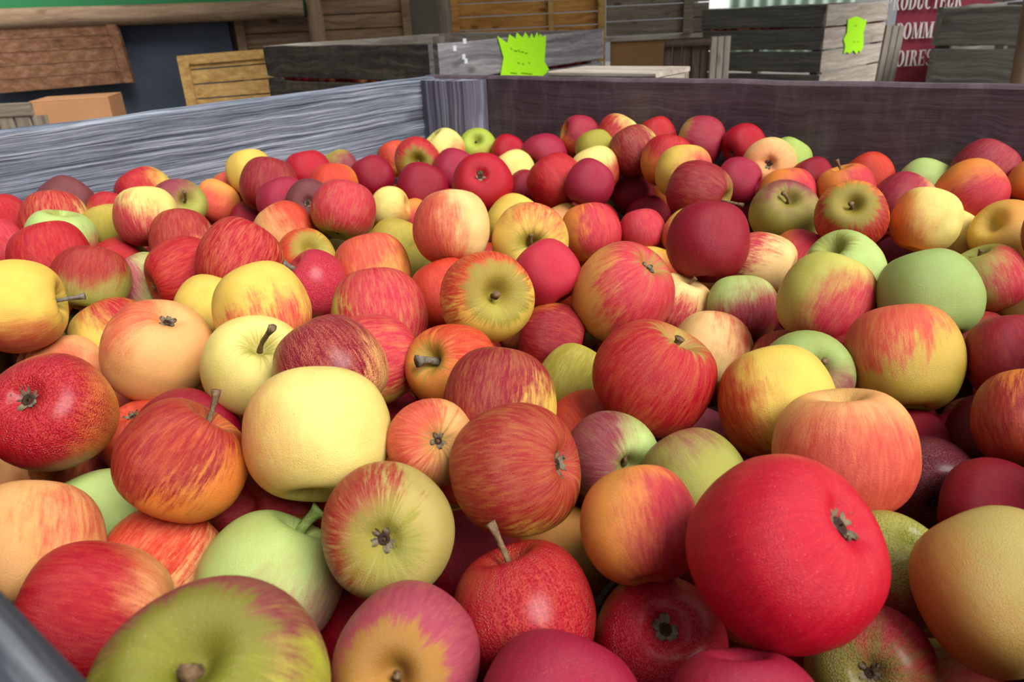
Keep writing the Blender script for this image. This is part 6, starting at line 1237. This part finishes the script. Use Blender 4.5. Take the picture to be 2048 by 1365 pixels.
(0.9008, -0.1347, 0.5898, 0.0224, '', 13),
(0.2494, -0.1355, 0.5826, 0.0225, '', 12),
(0.7943, -0.8505, 0.5299, 0.0253, '', 14),
(0.4313, -0.3844, 0.5884, 0.0222, '', 13),
(0.7771, -0.383, 0.5273, 0.0224, '', 15),
(1.087, -0.2052, 0.5263, 0.0269, '', 11),
(1.0888, -0.4428, 0.5685, 0.0249, '', 11),
(0.0364, -0.0753, 0.5454, 0.0233, '', 10),
(0.8844, 0.0157, 0.5992, 0.0226, '', 12),
(0.0992, -0.7244, 0.5992, 0.0222, '', 12),
(0.9878, -0.2032, 0.5299, 0.0266, '', 11),
(0.8501, -0.039, 0.5822, 0.0256, '', 13),
(1.0465, -0.5216, 0.5635, 0.0223, '', 12),
(1.0237, -0.0526, 0.5339, 0.0223, '', 13),
(0.2875, -0.5884, 0.5347, 0.0221, '', 13),
(0.5707, -0.0291, 0.531, 0.0228, '', 11),
(0.0169, -0.2939, 0.5273, 0.0223, '', 12),
(0.9814, -0.4404, 0.5814, 0.0241, '', 12),
(0.324, -0.5343, 0.5978, 0.0242, '', 11),
(0.1836, -0.5008, 0.5292, 0.0257, '', 10),
(0.6187, -0.6714, 0.5264, 0.0236, '', 13),
(0.45, -0.4469, 0.5844, 0.0223, '', 13),
(0.0283, 0.0146, 0.5276, 0.0223, '', 11),
(0.0226, -0.6786, 0.5997, 0.0242, '', 11),
(0.2666, -0.6657, 0.5978, 0.023, '', 11),
(0.3416, -0.7785, 0.5264, 0.0269, '', 10),
(0.3348, -0.2077, 0.5705, 0.0234, '', 11),
(0.7174, -0.2034, 0.5691, 0.0228, '', 13),
(0.4589, -0.0785, 0.5827, 0.0233, '', 12),
(0.0444, -0.5377, 0.5862, 0.0225, '', 14),
(0.1457, -0.7167, 0.5794, 0.0227, '', 15),
(0.8499, -0.367, 0.5974, 0.022, '', 5),
(0.9467, -0.5988, 0.5299, 0.0235, '', 13),
(0.4329, -0.351, 0.5306, 0.0233, '', 13),
(0.0153, -0.6222, 0.53, 0.023, '', 14),
(0.3309, -0.5683, 0.5275, 0.0224, '', 12),
(0.7665, -0.106, 0.5255, 0.0224, '', 15),
(0.572, -0.0306, 0.5756, 0.0228, '', 11),
(0.9203, -0.1284, 0.5254, 0.0227, '', 12),
(-0.0108, -0.778, 0.568, 0.0252, '', 15),
(0.6293, -0.635, 0.598, 0.0263, '', 14),
(0.7385, -0.252, 0.5409, 0.0222, '', 13),
(0.4796, -0.6108, 0.5284, 0.0223, '', 15),
(0.5451, -0.5451, 0.5876, 0.022, '', 10),
(0.4914, -0.15, 0.525, 0.0229, '', 11),
(0.3361, -0.0982, 0.5778, 0.024, '', 13),
(0.123, -0.4638, 0.5297, 0.0233, '', 14),
(0.9295, -0.4117, 0.5817, 0.0221, '', 12),
(0.5831, -0.1868, 0.5298, 0.023, '', 15),
(0.1897, -0.191, 0.5322, 0.0241, '', 14),
(0.7259, -0.0231, 0.5263, 0.0231, '', 15),
(1.076, -0.5358, 0.5269, 0.0233, '', 12),
(0.2791, -0.738, 0.5753, 0.0222, '', 4),
(0.5433, -0.9007, 0.5914, 0.0224, '', 5),
(0.552, -0.737, 0.5441, 0.0227, '', 14),
(0.0733, -0.4014, 0.5566, 0.022, '', 12),
(0.6851, -0.7029, 0.5791, 0.0224, '', 12),
(0.1183, 0.0182, 0.5259, 0.025, '', 15),
(0.2058, -0.6604, 0.5325, 0.026, '', 11),
(0.8593, -0.8934, 0.5991, 0.0237, '', 11),
(0.3053, -0.0412, 0.5444, 0.0222, '', 10),
(0.1113, -0.8985, 0.5275, 0.0227, '', 13),
(0.3714, -0.2728, 0.5286, 0.0251, '', 11),
(-0.0093, -0.5847, 0.564, 0.022, '', 13),
(0.0629, -0.8397, 0.5294, 0.0223, '', 12),
(0.5248, -0.3758, 0.5907, 0.0229, '', 15),
(0.8502, -0.8011, 0.5288, 0.0233, '', 12),
(1.0907, -0.4463, 0.5259, 0.0221, '', 15),
(0.8524, -0.1224, 0.5805, 0.0231, '', 14),
(0.7042, -0.6934, 0.5252, 0.022, '', 11),
(0.5728, -0.8978, 0.527, 0.0222, '', 14),
(0.9674, -0.836, 0.5965, 0.0226, '', 13),
(0.4943, -0.7544, 0.5174, 0.0261, '', 12),
(0.6743, -0.3016, 0.5152, 0.0241, '', 13),
(0.6288, -0.0564, 0.5163, 0.0244, '', 14),
(0.1321, -0.2547, 0.524, 0.0226, '', 10),
(0.6541, -0.4283, 0.5162, 0.0243, '', 10),
(1.0866, -0.3356, 0.5167, 0.0269, '', 11),
(0.0183, -0.8775, 0.5155, 0.0265, '', 10),
(0.8708, -0.3404, 0.519, 0.0236, '', 14),
(0.0121, -0.7655, 0.5158, 0.0229, '', 12),
(0.6062, -0.2913, 0.5196, 0.0226, '', 14),
(-0.0086, -0.5587, 0.5183, 0.0234, '', 14),
(0.0054, -0.5093, 0.5195, 0.0225, '', 13),
(0.1016, -0.539, 0.5151, 0.0257, '', 12),
(0.0041, -0.3788, 0.5253, 0.022, '', 13),
(0.5281, -0.1248, 0.5199, 0.0235, '', 15),
(0.0439, -0.2577, 0.5154, 0.0243, '', 13),
(0.937, 0.0144, 0.5263, 0.0233, '', 15),
(0.6401, -0.1646, 0.519, 0.025, '', 11),
(0.6564, -0.6112, 0.5263, 0.0224, '', 3),
(0.7494, -0.8472, 0.5165, 0.0222, '', 13),
(0.1495, -0.2132, 0.5166, 0.0253, '', 12),
(0.9915, -0.5696, 0.5161, 0.0255, '', 12),
(0.829, -0.6258, 0.5166, 0.022, '', 12),
(0.4504, -0.1403, 0.5177, 0.0233, '', 15),
(0.6424, -0.504, 0.5218, 0.0224, '', 14),
(1.0853, -0.1549, 0.5184, 0.024, '', 11),
(0.0924, -0.4911, 0.5171, 0.0223, '', 14),
(0.7178, -0.1806, 0.5169, 0.024, '', 13),
(0.3311, -0.0897, 0.5171, 0.0244, '', 13),
(0.8641, -0.0995, 0.5189, 0.0225, '', 12),
(0.2131, -0.3079, 0.515, 0.0233, '', 10),
(0.5757, -0.2648, 0.5168, 0.0224, '', 14),
(0.3875, -0.0842, 0.5153, 0.0252, '', 14),
(1.0922, -0.6576, 0.527, 0.0223, '', 10),
(0.4422, -0.8308, 0.5154, 0.0268, '', 13),
(0.9195, -0.8098, 0.5171, 0.0235, '', 11),
(0.8917, -0.5572, 0.5156, 0.0249, '', 13),
(1.0911, -0.8536, 0.517, 0.0228, '', 11),
(0.4897, 0.0187, 0.5196, 0.0241, '', 10),
(0.874, -0.8519, 0.5175, 0.0231, '', 11),
(0.5114, -0.343, 0.5154, 0.0224, '', 12),
(0.682, -0.1539, 0.5209, 0.0228, '', 11),
(0.6881, -0.1028, 0.5204, 0.023, '', 13),
(0.8591, -0.6838, 0.5222, 0.0232, '', 13),
(0.275, -0.6501, 0.5161, 0.0242, '', 10),
(-0.0531, -0.4473, 0.5181, 0.0234, '', 10),
(0.5365, -0.6164, 0.5205, 0.0228, '', 11),
(0.0424, -0.7306, 0.523, 0.0247, '', 11),
(0.438, -0.0974, 0.5198, 0.0221, '', 13),
(0.8119, -0.4113, 0.52, 0.0248, '', 10),
(0.3597, -0.613, 0.5189, 0.0225, '', 12),
(0.4581, -0.2848, 0.5152, 0.025, '', 13),
(0.9262, -0.0739, 0.5184, 0.0225, '', 14),
(-0.0076, -0.064, 0.521, 0.0241, '', 10),
(1.0391, -0.5952, 0.516, 0.0246, '', 14),
(0.8425, -0.5434, 0.5191, 0.0222, '', 12),
(0.202, -0.7121, 0.5205, 0.0226, '', 11),
(1.018, -0.2619, 0.5196, 0.0225, '', 12),
(0.0602, -0.6202, 0.5169, 0.023, '', 15),
(0.082, -0.4203, 0.5172, 0.0235, '', 14),
(0.0998, -0.0794, 0.5203, 0.0232, '', 14),
(0.8411, -0.1921, 0.5155, 0.0222, '', 12),
(0.244, 0.0187, 0.521, 0.024, '', 15),
(0.2698, -0.7168, 0.5155, 0.0246, '', 15),
(0.4255, -0.6426, 0.5156, 0.0232, '', 10)
]
MIXES = [('OR','CR',.9,.5),('PK','R',.75,.6),('Y','CR',.7,.6),('CR','CR',1,.3),('OLG','RD',.5,.5),('OR','OB',.7,.8)]
fm = [apple_mesh('apple', 900+k, 28, 22, .97+.02*k) for k in range(4)]
heap_v = []; heap_f = []; heap_m = []; heap_l = []
for i, (x, y, z, rad, label, mk) in enumerate(FILL):
    rnd = random.Random(i+50)
    if mk >= 10:                                        # wholly covered: goes into the one heap object
        qt = Quaternion((rnd.gauss(0,1), rnd.gauss(0,1), rnd.gauss(0,1), rnd.gauss(0,1))).normalized(); me = fm[i % 4]; n0 = len(heap_v)
        for v in me.vertices: heap_v.append(Vector((x,y,z))+(qt @ v.co)*rad-Vector((.5,-.45,.6))); heap_l += list(v.co+Vector((0,0,0)))
        for p in me.polygons: heap_f.append([n0+k for k in p.vertices]); heap_m.append(mk-10)
        continue
    o = D.objects.new('apple', fm[i % 4]); COL.objects.link(o); o.location = (x, y, z); o.scale = (rad,)*3
    o.rotation_mode = 'QUATERNION'; o.rotation_quaternion = Quaternion((rnd.gauss(0,1), rnd.gauss(0,1), rnd.gauss(0,1), rnd.gauss(0,1))).normalized()
    b = MIXES[mk]; set_skin(o, b[0], b[1], Vector((rnd.gauss(0,1), rnd.gauss(0,1), rnd.gauss(0,.5))).normalized(), b[2], b[3], i*1.9)
    if label: tag(o, label, 'apple', 'apples in the big bin')
    else: tag(o, 'shaded apple of the lower layer, only a sliver showing in a gap between other apples', 'apple', 'lower apples showing as slivers in gaps')
hm = D.meshes.new('apple_heap'); hm.from_pydata([tuple(v) for v in heap_v], [], heap_f); hm.update()
hm.polygons.foreach_set('use_smooth', [True]*len(hm.polygons))
la = hm.attributes.new('own_axes', 'FLOAT_VECTOR', 'POINT'); la.data.foreach_set('vector', heap_l)
for k, mx in enumerate(MIXES):
    hm.materials.append(apple_skin(dict(base=PALCOL[mx[0]], blush=PALCOL[mx[1]], blush_dir=Vector((.6,.4,.3)).normalized().to_tuple(), cover=mx[2]*.9, streak=mx[3], seed=float(k), patch=.2, calyx_patch=.1, wet=0., patch_colour=PALCOL['PATCH'], specks=.15)))
hm.polygons.foreach_set('material_index', heap_m)
ho = D.objects.new('apple_heap', hm); COL.objects.link(ho); ho.location = (.5,-.45,.6)
tag(ho, 'the rest of the apples filling the big bin, under and beyond the visible ones', 'apples', kind='stuff')

# apples that show through the slat gaps of the other bins
def gap_apples(P0, d, other, L, z, n, off, label, group, seed):
    rnd = random.Random(seed)
    for i in range(n):
        s = .11+(L-.16)*(i+.5)/n; p = Vector((P0[0], P0[1], 0))+d*s+other*(.030+.036+rnd.uniform(0,.006)); o = D.objects.new('apple', fm[i % 4]); COL.objects.link(o)
        o.location = (p.x, p.y, z+rnd.uniform(-.012,.012)); o.scale = (.034,)*3; o.rotation_mode = 'QUATERNION'
        o.rotation_quaternion = Quaternion((rnd.gauss(0,1), rnd.gauss(0,1), rnd.gauss(0,1), rnd.gauss(0,1))).normalized()
        b = MIXES[i % 4]; set_skin(o, b[0], b[1], Vector((0,1,0)), b[2], b[3], i*2.3); tag(o, label, 'apple', group)
za = 0.7748-.1285
gap_apples(P1_[0], dr1, dl1, 1.107, za, int(1.107/.073), 0, 'red apple showing through the slat gap under the bigger neon tag', 'apples behind the tagged face of the dark crate', 1)
gap_apples(P1_[0], dl1, dr1, 1.064, za, int(1.064/.073), 0, 'apple showing through the gap in the blackened side of the dark crate', 'apples behind the blackened side', 2)
z2 = 0.8219-.122
gap_apples(P2_[0], dl2, dr2, 0.913, z2, int(0.913/.073), 0, 'apple showing through the top slat gap in the long side of the large grey bin', 'apples behind the long side of the grey bin', 3)
gap_apples(P2_[0], dr2, dl2, 0.931, z2, int(0.931/.073), 0, 'apple showing through the top slat gap beside the smaller neon tag', 'apples behind the tagged side of the grey bin', 4)
gap_apples(P2_[0], dr2, dl2, 0.931, z2-.381, int(0.931/.073), 0, 'apple showing through the lowest visible gap under the smaller neon tag', 'apples low in the grey bin', 5)
